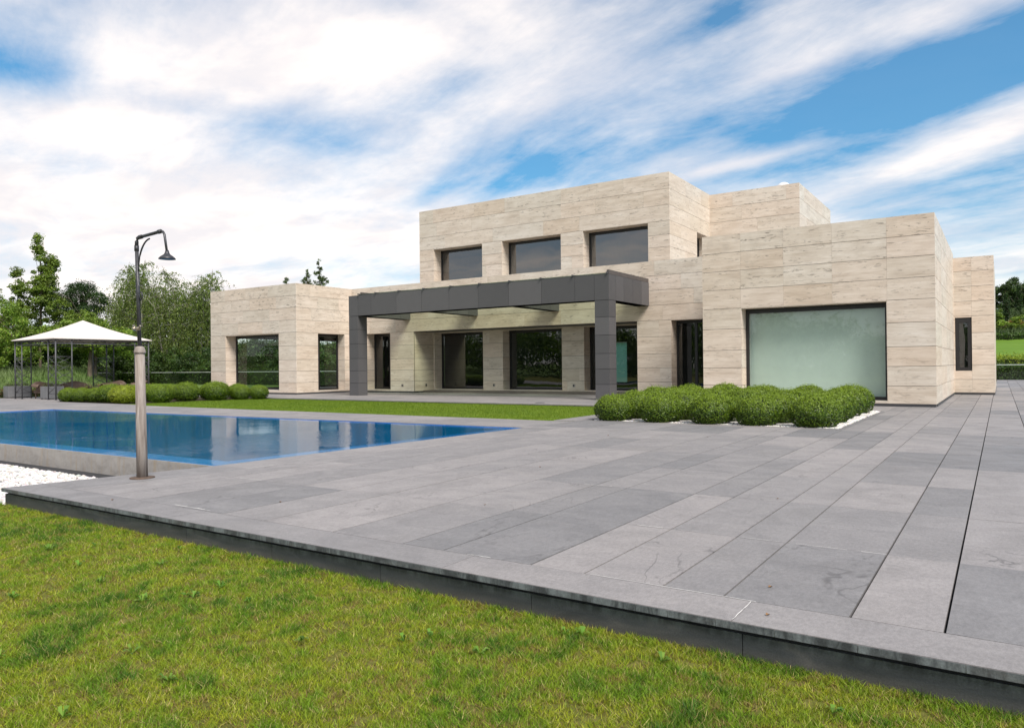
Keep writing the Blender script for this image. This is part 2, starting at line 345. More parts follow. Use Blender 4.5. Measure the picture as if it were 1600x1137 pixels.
# ---------------------------------------------------------------- object helpers
def tag(o, label, cat, group=None, kind=None):
    if label: o['label'] = label
    if cat: o['category'] = cat
    if group: o['group'] = group
    if kind: o['kind'] = kind
    return o
def thing(name, label, cat, loc=(0, 0, 0), rz=0, group=None):
    o = bpy.data.objects.new(name, None); C.objects.link(o); o.location = loc; o.rotation_euler = (0, 0, rz)
    o.empty_display_size = 0.2
    return tag(o, label, cat, group)
class MB:
    """collects polygons with a material slot and a per-face 'cell' colour"""
    def __init__(s, org=(0, 0, 0)): s.v = []; s.f = []; s.c = []; s.m = []; s.org = np.array(org, float); s.smooth = []
    def poly(s, V, F, cell=(0.5, 0.5, 0.5), m=0, smooth=False):
        k = len(s.v); s.v += [tuple(np.asarray(p, float) - s.org) for p in V]
        for f in F: s.f.append([k+i for i in f]); s.c.append(cell); s.m.append(m); s.smooth.append(smooth)
    def box(s, a, b, cell=None, m=0, rz=0, ctr=None):
        x0, y0, z0 = a; x1, y1, z1 = b
        V = [(x, y, z) for z in (min(z0, z1), max(z0, z1)) for x, y in ((min(x0, x1), min(y0, y1)), (max(x0, x1), min(y0, y1)), (max(x0, x1), max(y0, y1)), (min(x0, x1), max(y0, y1)))]
        if rz:
            c = ctr or ((x0+x1)/2, (y0+y1)/2); cs, sn = math.cos(rz), math.sin(rz)
            V = [(c[0]+(x-c[0])*cs-(y-c[1])*sn, c[1]+(x-c[0])*sn+(y-c[1])*cs, z) for x, y, z in V]
        s.poly(V, [(3, 2, 1, 0), (4, 5, 6, 7), (0, 1, 5, 4), (1, 2, 6, 5), (2, 3, 7, 6), (3, 0, 4, 7)], cell or (0.5, 0.5, 0.5), m)
    def tube(s, pts, rad, n=8, cap=True, m=0, smooth=True, cell=None):
        pts = [Vector(p) for p in pts]; rad = rad if hasattr(rad, '__len__') else [rad]*len(pts)
        V = []; ref = Vector((0.13, 0.27, 0.95))
        for i, p in enumerate(pts):
            d_ = (pts[min(i+1, len(pts)-1)] - pts[max(i-1, 0)]).normalized()
            r0 = ref if abs(d_.dot(ref)) < 0.93 else Vector((1, 0.1, 0))
            a = d_.cross(r0).normalized(); b = d_.cross(a).normalized()
            for k in range(n):
                th = 2*math.pi*k/n; V.append(p + (a*math.cos(th)+b*math.sin(th))*rad[i])
        F = [(i*n+k, i*n+(k+1) % n, (i+1)*n+(k+1) % n, (i+1)*n+k) for i in range(len(pts)-1) for k in range(n)]
        if cap: F += [tuple(range(n))[::-1], tuple((len(pts)-1)*n+k for k in range(n))]
        s.poly(V, F, cell or (0.5, 0.5, 0.5), m, smooth)
    def lathe(s, c, prof, n=24, m=0, smooth=True, cap=True):
        V = [(c[0]+r*math.cos(2*math.pi*k/n), c[1]+r*math.sin(2*math.pi*k/n), c[2]+z) for r, z in prof for k in range(n)]
        F = [(i*n+k, i*n+(k+1) % n, (i+1)*n+(k+1) % n, (i+1)*n+k) for i in range(len(prof)-1) for k in range(n)]
        if cap: F += [tuple(range(n))[::-1], tuple((len(prof)-1)*n+k for k in range(n))]
        s.poly(V, F, (0.5, 0.5, 0.5), m, smooth)
    def build(s, name, mats, parent=None, bevel=0):
        me = bpy.data.meshes.new(name); me.from_pydata(s.v, [], s.f)
        for m in (mats if isinstance(mats, (list, tuple)) else [mats]): me.materials.append(m)
        me.polygons.foreach_set('material_index', s.m); me.polygons.foreach_set('use_smooth', s.smooth)
        a = me.attributes.new('cell', 'FLOAT_COLOR', 'FACE')
        a.data.foreach_set('color', np.array([(*c, 1) for c in s.c], np.float32).ravel())
        me.update(); o = bpy.data.objects.new(name, me); C.objects.link(o)
        if parent is not None: o.parent = parent
        else: o.location = s.org
        if bevel:
            bv = o.modifiers.new('bevel', 'BEVEL'); bv.width = bevel; bv.segments = 2; bv.limit_method = 'ANGLE'
        return o
def flat_mesh(name, V, cols, m, k=4, parent=None, smooth=False, nrm=None):
    """V: (N,k,3) separate polygons; cols (N,3)"""
    V = np.asarray(V, np.float32); N = len(V)
    me = bpy.data.meshes.new(name); me.vertices.add(N*k); me.vertices.foreach_set('co', V.reshape(-1))
    me.loops.add(N*k); me.loops.foreach_set('vertex_index', np.arange(N*k, dtype=np.int32))
    me.polygons.add(N); me.polygons.foreach_set('loop_start', np.arange(0, N*k, k, dtype=np.int32))
    me.update(calc_edges=True)
    a = me.attributes.new('col', 'FLOAT_COLOR', 'FACE'); c4 = np.ones((N, 4), np.float32); c4[:, :3] = cols
    a.data.foreach_set('color', c4.ravel()); me.materials.append(m)
    o = bpy.data.objects.new(name, me); C.objects.link(o)
    if parent is not None: o.parent = parent
    return o
def leaves(P, Nn, size, jit=0.8, aspect=0.55):
    """diamond leaves at P (N,3), facing roughly Nn"""
    N = len(P); n = Nn + rng.normal(0, jit, (N, 3)); n /= np.linalg.norm(n, axis=1)[:, None] + 1e-9
    r = rng.normal(0, 1, (N, 3)); a = np.cross(n, r); a /= np.linalg.norm(a, axis=1)[:, None] + 1e-9; b = np.cross(n, a)
    s = (size*rng.uniform(0.6, 1.35, N))[:, None] if np.isscalar(size) else size[:, None]
    return np.stack([P-a*s*0.5, P-b*s*0.5*aspect, P+a*s*0.5, P+b*s*0.5*aspect], 1)
def pal(N, cols, w=None, v=0.16):
    c = np.array(cols)[rng.choice(len(cols), N, p=w)]
    return np.clip(c*rng.normal(1, v, (N, 1))*rng.normal(1, 0.05, (N, 3)), 0.003, 0.9)
def struct(o, label=None): o['kind'] = 'structure'; return o

def subtract(rects, h):
    out = []
    for (a0, a1, z0, z1) in rects:
        if h[0] >= a1 or h[1] <= a0 or h[2] >= z1 or h[3] <= z0: out.append((a0, a1, z0, z1)); continue
        if h[0] > a0: out.append((a0, h[0], z0, z1))
        if h[1] < a1: out.append((h[1], a1, z0, z1))
        m0, m1 = max(a0, h[0]), min(a1, h[1])
        if h[2] > z0: out.append((m0, m1, z0, h[2]))
        if h[3] < z1: out.append((m0, m1, h[3], z1))
    return out

# ---------------------------------------------------------------- ground and terrain
def sst(x, a, b): u = np.clip((x-a)/(b-a), 0, 1); return u*u*(3-2*u)
def terrain(x, y):
    s = -0.915*x + 0.403*y
    base = -0.42 + 0.38*sst(s, 34, 38)*sst(-x, 34, 37) + 0.40*sst(y, 56, 60)
    base = base - 1.5*sst(x, -27, -25.5)*sst(-x, 5.5, 7)*sst(y, 3.6, 4.6)*sst(-y, -13.3, -12.3)
    left = (1.25*sst(s, 41, 58) + 1.6*sst(s, 60, 90))*(0.05+0.95*np.maximum(sst(-x-2.0*y, -4, 2), sst(y, 44, 60))) + 5*sst(s, 90, 220)
    rt = np.interp(y, [58, 66, 72, 102, 114, 121, 140, 220, 600], [0, .8, 1.4, 3.5, 5.6, 7.5, 9, 13, 20])
    return base + np.maximum(left*sst(-x, 33, 38), rt*sst(x, -45, -12))
xs = np.concatenate([np.linspace(-900, -110, 18), np.linspace(-105, 40, 110), np.linspace(46, 900, 18)])
ys = np.concatenate([np.linspace(-900, -30, 12), np.linspace(-25, 160, 130), np.linspace(170, 1200, 16)])
gx, gy = np.meshgrid(xs, ys); gz = terrain(gx, gy) + np.where((gx < -46) | (gy > 66), rng.normal(0, 0.03, gx.shape), 0)
nx, ny = len(xs), len(ys)
g = MB(); g.v = [tuple(p) for p in np.stack([gx, gy, gz], -1).reshape(-1, 3)]
for j in range(ny-1):
    for i in range(nx-1):
        k = j*nx+i; g.f.append([k, k+1, k+nx+1, k+nx]); g.c.append((0.5,)*3); g.smooth.append(True)
        yc = (ys[j]+ys[j+1])/2; xc = (xs[i]+xs[i+1])/2
        g.m.append(1 if (66 < yc < 108 and xc > -20) else 0)
struct(g.build('ground', [HILLM, FARLAWN]))

LZ = -0.175
def sheet(name, pts, z, m):
    b = MB(); b.poly([(x, y, z) for x, y in pts], [tuple(range(len(pts)))]); return struct(b.build(name, m))
sheet('front_lawn', [(-60, -60), (60, -60), (60, 3.33), (-60, 3.33)], LZ, TURF)
sheet('pool_side_lawn', [(-26.6, 13.5), (-7.45, 13.5), (-7.45, 19.45), (-25.2, 19.45)], -0.055, STRIPTURF)
sheet('gravel_ground', [(-60, 3.33), (-7.7, 3.33), (-7.7, 5.5), (-60, 5.5)], -0.30, PEBBED)
sheet('planting_bed_gravel', [(-7.35, 14.02), (-2.35, 14.02), (-2.35, 19.7), (-7.35, 19.7)], -0.03, PEBBED)
sheet('shrub_bed_soil', [(-30.4, 13.8), (-26.6, 13.5), (-25.2, 19.45), (-30.4, 19.6)], -0.05, SOIL)

# ---------------------------------------------------------------- deck
def clip(poly, n, d_):      # keep n.p >= d_
    out = []
    for i in range(len(poly)):
        a, b = poly[i], poly[(i+1) % len(poly)]; da = n[0]*a[0]+n[1]*a[1]-d_; db = n[0]*b[0]+n[1]*b[1]-d_
        if da >= 0: out.append(a)
        if da*db < 0:
            u = da/(da-db); out.append((a[0]+(b[0]-a[0])*u, a[1]+(b[1]-a[1])*u))
    return out
def prism(b, poly, z0, z1, cell, m=0):
    n = len(poly)
    if n < 3: return
    V = [(x, y, z0) for x, y in poly] + [(x, y, z1) for x, y in poly]
    b.poly(V, [tuple(range(n))[::-1], tuple(range(n, 2*n))] + [(i, (i+1) % n, n+(i+1) % n, n+i) for i in range(n)], cell, m)
def rcell(lo=0.0, hi=1.0): return (rng.uniform(lo, hi), rng.random(), rng.random())
deck = MB()
GAP = 0.0058
E0, E1, E2 = (-8.29, 3.30), (-7.87, 5.43), (-7.52, 11.75)      # free edge of the deck, then the pool edge
def shrink(poly, g_):
    cx = sum(p[0] for p in poly)/len(poly); cy = sum(p[1] for p in poly)/len(poly)
    return [(x - math.copysign(g_, x-cx), y - math.copysign(g_, y-cy)) for x, y in poly]
def left_edge(y): return np.interp(y, [3.3, 5.43, 11.75, 13.5], [E0[0], E1[0], E2[0], -7.42])
BW = 0.62
# coping stones along the front
cj = [-8.29, -5.45, -2.94+0.25, -1.02, 1.6, 4.2, 7, 10, 12.5]
for a, b_ in zip(cj[:-1], cj[1:]):
    x0 = a; prism(deck, shrink([(a, 3.30), (b_, 3.30), (b_, 3.63), (a if a > -8 else -8.225, 3.63)], 0.0025), -0.035, 0.0, rcell(0.25, 0.75))
# border stones along the left and the pool
by = [3.63, 5.43, 7.1, 8.9, 10.6, 11.75]
for a, b_ in zip(by[:-1], by[1:]):
    prism(deck, shrink([(left_edge(a), a), (left_edge(a)+BW, a), (left_edge(b_)+BW, b_), (left_edge(b_), b_)], 0.003), -0.035, 0.0, rcell(0.35, 0.9))
prism(deck, shrink([(-7.42, 11.75), (-6.90, 11.75), (-6.90, 12.205), (-7.42, 12.205)], 0.003), -0.035, 0.0, rcell(0.35, 0.9))
colx = [-8.0, -7.45, -6.9, -6.4, -5.75, -5.2, -4.68, -3.94, -3.28, -2.94, -2.29, -1.94, -1.48, -1.16, -0.58, -0.21, 0.34, 0.78, 1.32, 1.66, 2.3, 2.9, 3.3, 3.9, 4.6, 5.2, 5.6, 6.3, 7.0, 7.5, 8.3, 9, 9.6, 10.4, 11.2, 12]
rowy = [3.63] + [4.93+1.455*k for k in range(37)]
HOLES = [(-7.30, -2.38, 14.04, 19.65), (-45, -7.4, 21.9, 60), (-7.4, -1.42, 21.85, 60), (-1.42, -0.2, 30.85, 60)]
for i in range(len(colx)-1):
    j = 0
    while j < len(rowy)-1:
        step = 2 if (rng.random() < 0.30 and j > 1 and j < len(rowy)-2) else 1
        y0, y1 = rowy[j], min(rowy[j+step], 56.9); j += step
        if True:
            rects = [(colx[i], colx[i+1], y0, y1)]
            for h in HOLES: rects = subtract(rects, h)
            cell = rcell(0.05, 1.0)
            if j <= 1: cell = {-3.94: (.5, .3, .2), -2.94: (.12, .2, .75), -2.29: (.95, .6, .3), -1.94: (.85, .71, .98), -1.48: (.42, .1, .45), -1.16: (.22, .44, 1.0), -0.58: (.98, .9, .1), -0.21: (.2, .33, .3)}.get(colx[i], cell)
            for (a0, a1, b0, b1) in rects:
                poly = [(a0+GAP, b0+0.0015), (a1-GAP, b0+0.0015), (a1-GAP, b1-0.0015), (a0+GAP, b1-0.0015)]
                if a0 < -6.5 and b0 < 13.5:       # clip against the border line
                    e = [(left_edge(b0)+BW+0.004, b0), (left_edge(b1)+BW+0.004, b1)] if b0 < 11.75 else [(-7.42, b0), (-7.42, b1)]
                    dx, dy = e[1][0]-e[0][0], e[1][1]-e[0][1]; n = (dy, -dx); poly = clip(poly, n, n[0]*e[0][0]+n[1]*e[0][1])
                prism(deck, poly, -0.035, rng.uniform(-0.0008, 0.0008), cell)
# strip between pool and lawn, and paving round the pavilion (long stones laid across)
def paved(x0, x1, y0, y1, lx, ly, clipf=None):
    y = y0
    while y < y1-0.05:
        yn = min(y+ly*rng.choice([0.8, 1, 1.25]), y1); x = x0 + 0
        while x < x1-0.05:
            xn = min(x+lx*rng.uniform(0.8, 1.2), x1)
            poly = [(x+0.003, y+0.003), (xn-0.003, y+0.003), (xn-0.003, yn-0.003), (x+0.003, yn-0.003)]
            if clipf: poly = clipf(poly)
            prism(deck, poly, -0.035, 0.0, rcell(0.3, 1.0)); x = xn
        y = yn
farline = lambda x: 11.05+(x+24.2)*(11.78-11.05)/(24.2-7.52)
fn = ((11.05-11.78), (24.2-7.52)); fd = fn[0]*(-24.2)+fn[1]*11.05
paved(-24.2, -7.43, 10.95, 13.5, 1.45, 0.55, lambda p: clip(p, fn, fd))
paved(-41, -24.25, 5.0, 13.8, 1.4, 0.6)
paved(-36.7, -30.45, 13.8, 22.0, 1.4, 0.6)
# terrace in front of the house
paved(-34, -7.45, 19.5, 25.75, 1.2, 0.6)
paved(-22.5, -11.4, 25.8, 27.15, 1.2, 0.6)
# white lime bloom along a few joints
for (x, y, L, w_, ax) in [(-1.02, 3.32, 0.30, 0.006, 1), (-1.9, 3.63, 0.9, 0.006, 0), (-1.46, 4.93, 0.26, 0.006, 0), (-1.1, 4.93, 0.3, 0.005, 0), (-0.72, 4.93, 0.14, 0.009, 0), (-2.75, 3.63, 0.18, 0.010, 0),
                          (-3.4, 6.385, 0.3, 0.012, 0), (-2.2, 4.93, 0.2, 0.010, 0), (-5.9, 3.66, 0.5, 0.014, 0), (-7.3, 5.4, 0.4, 0.014, 1), (0.36, 4.93, 0.2, 0.006, 0), (-6.75, 4.93, 0.35, 0.012, 0)]:
    n_ = 9; pts = []
    for k in range(n_+1):
        u = k/n_; ww = w_*rng.uniform(0.3, 1)
        pts.append((x+u*L, y+rng.normal(0, .0012), ww) if ax == 0 else (x+rng.normal(0, .0012), y+u*L, ww))
    if ax == 0: V = [(p[0], p[1]-p[2]/2, 0.0025) for p in pts] + [(p[0], p[1]+p[2]/2, 0.0025) for p in pts]
    else: V = [(p[0]-p[2]/2, p[1], 0.0025) for p in pts] + [(p[0]+p[2]/2, p[1], 0.0025) for p in pts]
    deck.poly(V, [(k, k+1, n_+2+k, n_+1+k) for k in range(n_)], (0.5,)*3, 1)
LIME = simple('lime_bloom', (0.62, 0.60, 0.57), 0.9, nscale=40, namt=0.2)
struct(deck.build('stone_deck', [PAVE, LIME]))
# deck bed under the stones (dark joints)
b = MB()
prism(b, [(-8.2, 3.34), (12.5, 3.34), (12.5, 14.02), (-7.42, 14.02), (-7.5, 11.7), (-7.85, 5.45)], -0.17, -0.038, (0.5,)*3)
for r in [(-2.36, 12.5, 14.02, 21.8), (-1.4, 12.5, 21.8, 30.8), (-0.15, 12.5, 30.8, 56.9), (-7.45, -2.36, 19.66, 21.8), (-34, -7.45, 19.52, 27.2), (-36.7, -30.42, 13.8, 22), (-41, -24.25, 5.0, 13.8)]:
    prism(b, [(r[0], r[2]), (r[1], r[2]), (r[1], r[3]), (r[0], r[3])], -0.17, -0.038, (0.5,)*3)
prism(b, clip([(-24.2, 10.9), (-7.43, 10.9), (-7.43, 13.48), (-24.2, 13.48)], fn, fd+0.5), -0.17, -0.038, (0.5,)*3)
struct(b.build('deck_bed', JOINTDARK))
# skirt below the coping
sk = MB(); x = -8.27
while x < 12.4:
    xn = min(x+rng.uniform(0.85, 1.0)*1.12, 12.4)
    sk.box((x+0.002, 3.325, -0.30), (xn-0.002, 3.345, -0.058), (0.5,)*3); x = xn
sk.box((-8.27, 3.35, -0.30), (-8.25, 5.4, -0.045))
struct(sk.build('deck_skirt', SKIRT))
# thin dark strip over the coping's front face for its weathered stain, notched like the real stones
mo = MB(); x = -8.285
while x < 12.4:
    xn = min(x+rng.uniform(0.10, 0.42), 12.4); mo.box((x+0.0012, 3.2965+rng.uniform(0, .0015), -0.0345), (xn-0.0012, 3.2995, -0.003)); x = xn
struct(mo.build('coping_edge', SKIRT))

# ---------------------------------------------------------------- pool
pool = thing('swimming_pool', 'long blue infinity pool beside the grey stone deck', 'swimming pool', (-15.8, 8.4, 0))
PO = (-15.8, 8.4, 0)
PC = [(-24.2, 5.32), (-7.87, 5.43), (-7.52, 11.75), (-24.2, 11.05)]
def inset(poly, k):
    cx = -15.8; cy = 8.4
    return [(x+math.copysign(k, cx-x), y+math.copysign(min(k, 0.14) if y > cy else k, cy-y)) for x, y in poly]
def ring(b, A, B, za, zb, m=0): 
    for i in range(4):
        j = (i+1) % 4; b.poly([(*A[i], za), (*A[j], za), (*B[j], zb), (*B[i], zb)], [(0, 1, 2, 3)], m=m)
w = MB(PO); I0 = inset(PC, 0.02); w.poly([(*p, -0.012) for p in I0], [(0, 1, 2, 3)]); w.build('water_surface', WATER, pool)
bs = MB(PO); I1 = inset(PC, 0.03); I2 = inset(PC, 0.48)
ring(bs, I1, I1, -0.005, -0.030, 1); ring(bs, I1, I2, -0.030, -0.034, 1); ring(bs, I2, I2, -0.034, -1.5, 0)
bs.poly([(*p, -1.5) for p in I2], [(0, 1, 2, 3)], m=0); bs.build('basin', [TILE, TILEL], pool)
wl = MB(PO)
x = -24.2; XJ = [-24.2, -20.4, -17.6, -14.9, -12.2, -10.02, -7.87]
for a, b_ in zip(XJ[:-1], XJ[1:]):
    ya = 5.32+(a+24.2)*0.11/16.33; yb = 5.32+(b_+24.2)*0.11/16.33
    prism(wl, [(a+0.004, ya), (b_-0.004, yb), (b_-0.004, yb+0.028), (a+0.004, ya+0.028)], -0.6, -0.014, (0.5,)*3)
wl.build('overflow_wall', CONC, pool)
sheet('overflow_channel', [(-24, 5.10), (-8.1, 5.20), (-8.0, 5.45), (-24, 5.33)], -0.285, JOINTDARK)

# ---------------------------------------------------------------- pebbles
def pebbles(name, N, fx, z, size, label):
    ico = np.array([(0, 0, 1), (.89, 0, .45), (.28, .85, .45), (-.72, .53, .45), (-.72, -.53, .45), (.28, -.85, .45), (.72, .53, -.45), (-.28, .85, -.45), (-.89, 0, -.45), (-.28, -.85, -.45), (.72, -.53, -.45), (0, 0, -1)])
    F = np.array([(0, 1, 2), (0, 2, 3), (0, 3, 4), (0, 4, 5), (0, 5, 1), (1, 6, 2), (2, 7, 3), (3, 8, 4), (4, 9, 5), (5, 10, 1), (6, 7, 2), (7, 8, 3), (8, 9, 4), (9, 10, 5), (10, 6, 1)])
    P = fx(N); P = np.c_[P, np.full(len(P), z)]; N = len(P)
    sc = size*rng.uniform(0.5, 1.3, (N, 1, 1))*np.stack([rng.uniform(.8, 1.3, N), rng.uniform(.7, 1.1, N), rng.uniform(.45, .8, N)], -1)[:, None, :]
    th = rng.uniform(0, 6.28, N); V = ico[None]*rng.uniform(0.85, 1.15, (N, 12, 1))*sc
    c, s = np.cos(th)[:, None], np.sin(th)[:, None]
    V = np.stack([V[..., 0]*c-V[..., 1]*s, V[..., 0]*s+V[..., 1]*c, V[..., 2]], -1) + P[:, None, :] + np.array([0, 0, size*0.3])
    T = V[:, F].reshape(-1, 3, 3); cols = np.repeat(pal(N, [(0.66, 0.63, 0.59), (0.50, 0.47, 0.43), (0.72, 0.70, 0.67)], v=0.08), 15, 0)
    o = flat_mesh(name, T, cols, PEBM, 3); o['kind'] = 'stuff'; tag(o, label, 'gravel'); return o
PEBM, t_, b_ = mat('pebble_stone'); t_.put(b_.inputs['Base Color'], attr(t_, 'col')); b_.inputs['Roughness'].default_value = 0.75
pebbles('white_gravel', 9000, lambda N: np.c_[rng.uniform(-15, -8.28, N), rng.uniform(3.36, 5.14, N)], -0.285, 0.026, 'white pebbles lying between the lawn and the pool wall')
def bedpts(N):
    a = np.c_[rng.uniform(-2.8, -2.42, N), rng.uniform(14.07, 19.6, N)]; b = np.c_[rng.uniform(-7.26, -2.42, N), rng.uniform(14.07, 14.6, N)]
    return np.r_[a, b]
pebbles('bed_gravel', 3200, bedpts, -0.012, 0.022, 'white gravel at the feet of the clipped bushes')

# ---------------------------------------------------------------- grass
def blades(P, h, w_, cols, lean=0.5):
    N = len(P); th = rng.uniform(0, 6.28, N); a = np.c_[np.cos(th), np.sin(th), np.zeros(N)]
    l = rng.normal(0, lean, (N, 2))*h[:, None]
    tip = P + np.c_[l, h]; V = np.stack([P-a*w_[:, None]/2, P+a*w_[:, None]/2, tip], 1); return V
def vis_sample(N, x0, x1, y0, y1, z):
    P = np.c_[rng.uniform(x0, x1, N), rng.uniform(y0, y1, N), np.full(N, z)]
    q = P - np.array([0, 0, 1.15]); cz = q@np.array(fwd); u = q@np.array(right)/cz; v = q@np.array(down)/cz
    return P[(cz > 0.5) & (np.abs(u) < 0.80) & (v < 0.60)]
def vnoise(x, y, sc, seed):
    r = np.random.default_rng(seed); G = r.random((64, 64)); X = (x*sc) % 63; Y = (y*sc) % 63
    i, j = X.astype(int), Y.astype(int); fx, fy = X-i, Y-j; fx = fx*fx*(3-2*fx); fy = fy*fy*(3-2*fy)
    i2, j2 = (i+1) % 64, (j+1) % 64
    return G[i, j]*(1-fx)*(1-fy)+G[i2, j]*fx*(1-fy)+G[i, j2]*(1-fx)*fy+G[i2, j2]*fx*fy
P = vis_sample(900000, -10.5, 1.2, 0.9, 3.33, LZ)
dist = np.linalg.norm(P[:, :2], axis=1); keep = rng.random(len(P)) < np.clip((3.4/dist)**1.1, 0.25, 1); P = P[keep]; dist = dist[keep]
n1_ = vnoise(P[:, 0]+40, P[:, 1]+40, 2.3, 1); n2_ = vnoise(P[:, 0]+40, P[:, 1]+40, 7.0, 2); n3_ = vnoise(P[:, 0]+40, P[:, 1]+40, 19.0, 3)
lush = 0.26*n1_+0.36*n2_+0.38*n3_
edge = np.clip(1-(3.33-P[:, 1])/0.10, 0, 1)
bare = (n3_ < 0.26) & (n2_ < 0.5); thin = rng.random(len(P)) > np.where(bare, 0.8, 0.0); P, lush, edge, dist, n1_, n2_, n3_ = [a[thin] for a in (P, lush, edge, dist, n1_, n2_, n3_)]
N = len(P)
dark = np.array((0.050, 0.125, 0.008)); mid = np.array((0.125, 0.225, 0.008)); yel = np.array((0.262, 0.285, 0.018)); straw = np.array((0.38, 0.32, 0.12)); brown = np.array((0.15, 0.11, 0.04))
k = np.clip((lush-0.34)/0.30, 0, 1)[:, None]; cols = yel*(1-k)+mid*k; k2 = np.clip((lush-0.60)/0.15, 0, 1)[:, None]; cols = cols*(1-k2)+dark*k2
rr = rng.random(N); cols[rr < 0.09] = straw; cols[(rr > 0.09) & (rr < 0.13)] = brown; bz = (n3_ < 0.34) & (rng.random(N) < 0.45); cols[bz] = np.array((0.21, 0.15, 0.05))
cols[(rr > 0.9)] = np.array((0.17, 0.26, 0.02)); cols *= 1.15*rng.normal(1, 0.26, (N, 1)); cols = np.clip(cols, 0.004, 1)
h = (0.012+0.020*lush+0.02*np.clip(lush-0.62, 0, 1)*2)*rng.uniform(0.5, 1.3, N) + edge*0.018*rng.random(N)
V = blades(P, h, 0.0032*(1+0.25*dist/3)*rng.uniform(0.7, 1.3, N), cols, 0.75)
o = flat_mesh('lawn_grass', V, cols, GRASSM, 3); tag(o, 'short patchy green and yellow grass in front of the deck', 'grass', kind='stuff')
# far lawn strip
N = 110000
P = np.c_[rng.uniform(-25.9, -7.5, N), rng.uniform(13.52, 19.42, N), np.full(N, -0.055)]
lush = vnoise(P[:, 0]+60, P[:, 1], 1.6, 5)*0.5+vnoise(P[:, 0]+60, P[:, 1], 5, 6)*0.5
cols = np.array((0.165, 0.235, 0.014))*(1-lush[:, None]) + np.array((0.10, 0.175, 0.012))*lush[:, None]
cols = np.clip(cols*rng.normal(1, 0.15, (N, 1)), 0.004, 1)
V = blades(P, rng.uniform(0.02, 0.045, N), np.full(N, 0.010), cols, 0.5)
o = flat_mesh('strip_grass', V, cols, GRASSM, 3); tag(o, 'smooth mown grass strip between pool and terrace', 'grass', kind='stuff')
# broad-leaved weeds in the lawn
wv_, wc_ = [], []
for _ in range(46):
    x, y = rng.uniform(-6, 0.8), rng.uniform(1.3, 3.2)
    for k in range(rng.integers(6, 12)):
        a = rng.uniform(0, 6.28); L = rng.uniform(0.02, 0.05); ww = L*0.22; dx, dy = math.cos(a), math.sin(a); zt = rng.uniform(0.012, 0.04)
        o_ = np.array((x, y, LZ+0.012)); m_ = o_+np.array((dx*L*.6, dy*L*.6, zt)); e_ = o_+np.array((dx*L, dy*L, zt*0.7)); n_ = np.array((-dy, dx, 0))*ww
        wv_.append([o_, m_-n_, e_, m_+n_]); wc_.append(pal(1, [(0.13, 0.25, 0.03), (0.19, 0.32, 0.045)])[0])
o = flat_mesh('lawn_weeds', wv_, np.array(wc_), GRASSM, 4); tag(o, 'small broad-leaved weeds scattered in the front lawn', 'weeds', kind='stuff')
# rough meadow on the slope behind the pavilion
N = 60000
xx = rng.uniform(-76, -37.9, N); yy = rng.uniform(10, 40, N); s_ = -0.915*xx+0.403*yy; ok = (s_ > 41.6) & (s_ < 66) & (xx < -37.9) & (-xx-2.0*yy > -1); xx, yy = xx[ok], yy[ok]; N = len(xx)
P = np.c_[xx, yy, terrain(xx, yy)]; tuft = vnoise(xx+100, yy, 0.5, 9)
cols = np.array((0.10, 0.17, 0.035))*(1-tuft[:, None]) + np.array((0.17, 0.215, 0.09))*tuft[:, None]; cols = np.clip(cols*rng.normal(1, 0.2, (N, 1)), 0.01, 1)
V = blades(P, rng.uniform(0.10, 0.34, N)*(0.6+tuft), np.full(N, 0.06), cols, 0.35)
o = flat_mesh('meadow_grass', V, cols, GRASSM, 3); tag(o, 'long pale meadow grass on the slope behind the pavilion', 'grass', kind='stuff')


# ---------------------------------------------------------------- the house
HO = (-14.0, 27.2, 0.0)
house = thing('modern_house', 'flat-roofed modern house clad in pale travertine slabs', 'house', HO)
ZC = [0.07, 0.54, 1.06, 1.58, 2.215, 2.82, 3.385, 3.94, 4.485, 5.03]
DC = [4.9, 5.24, 5.76, 6.235, 6.775, 7.38, 8.01, 8.65]
def lbox(b, ax, c, a0, a1, d0, d1, z0, z1, cell=None, m=0):
    if ax == 'y-': b.box((a0, c-d1, z0), (a1, c-d0, z1), cell, m)
    elif ax == 'y+': b.box((a0, c+d0, z0), (a1, c+d1, z1), cell, m)
    elif ax == 'x+': b.box((c+d0, a0, z0), (c+d1, a1, z1), cell, m)
    else: b.box((c-d1, a0, z0), (c-d0, a1, z1), cell, m)
def tcell(z):
    age = float(np.clip(0.25+0.75*(z-2.5)/2.5, 0.05, 1))*rng.uniform(0.5, 1) if z < 5.05 else rng.uniform(0.1, 0.45)
    return (float(np.clip(rng.normal(0.6, 0.25), 0, 1)), rng.random(), age)
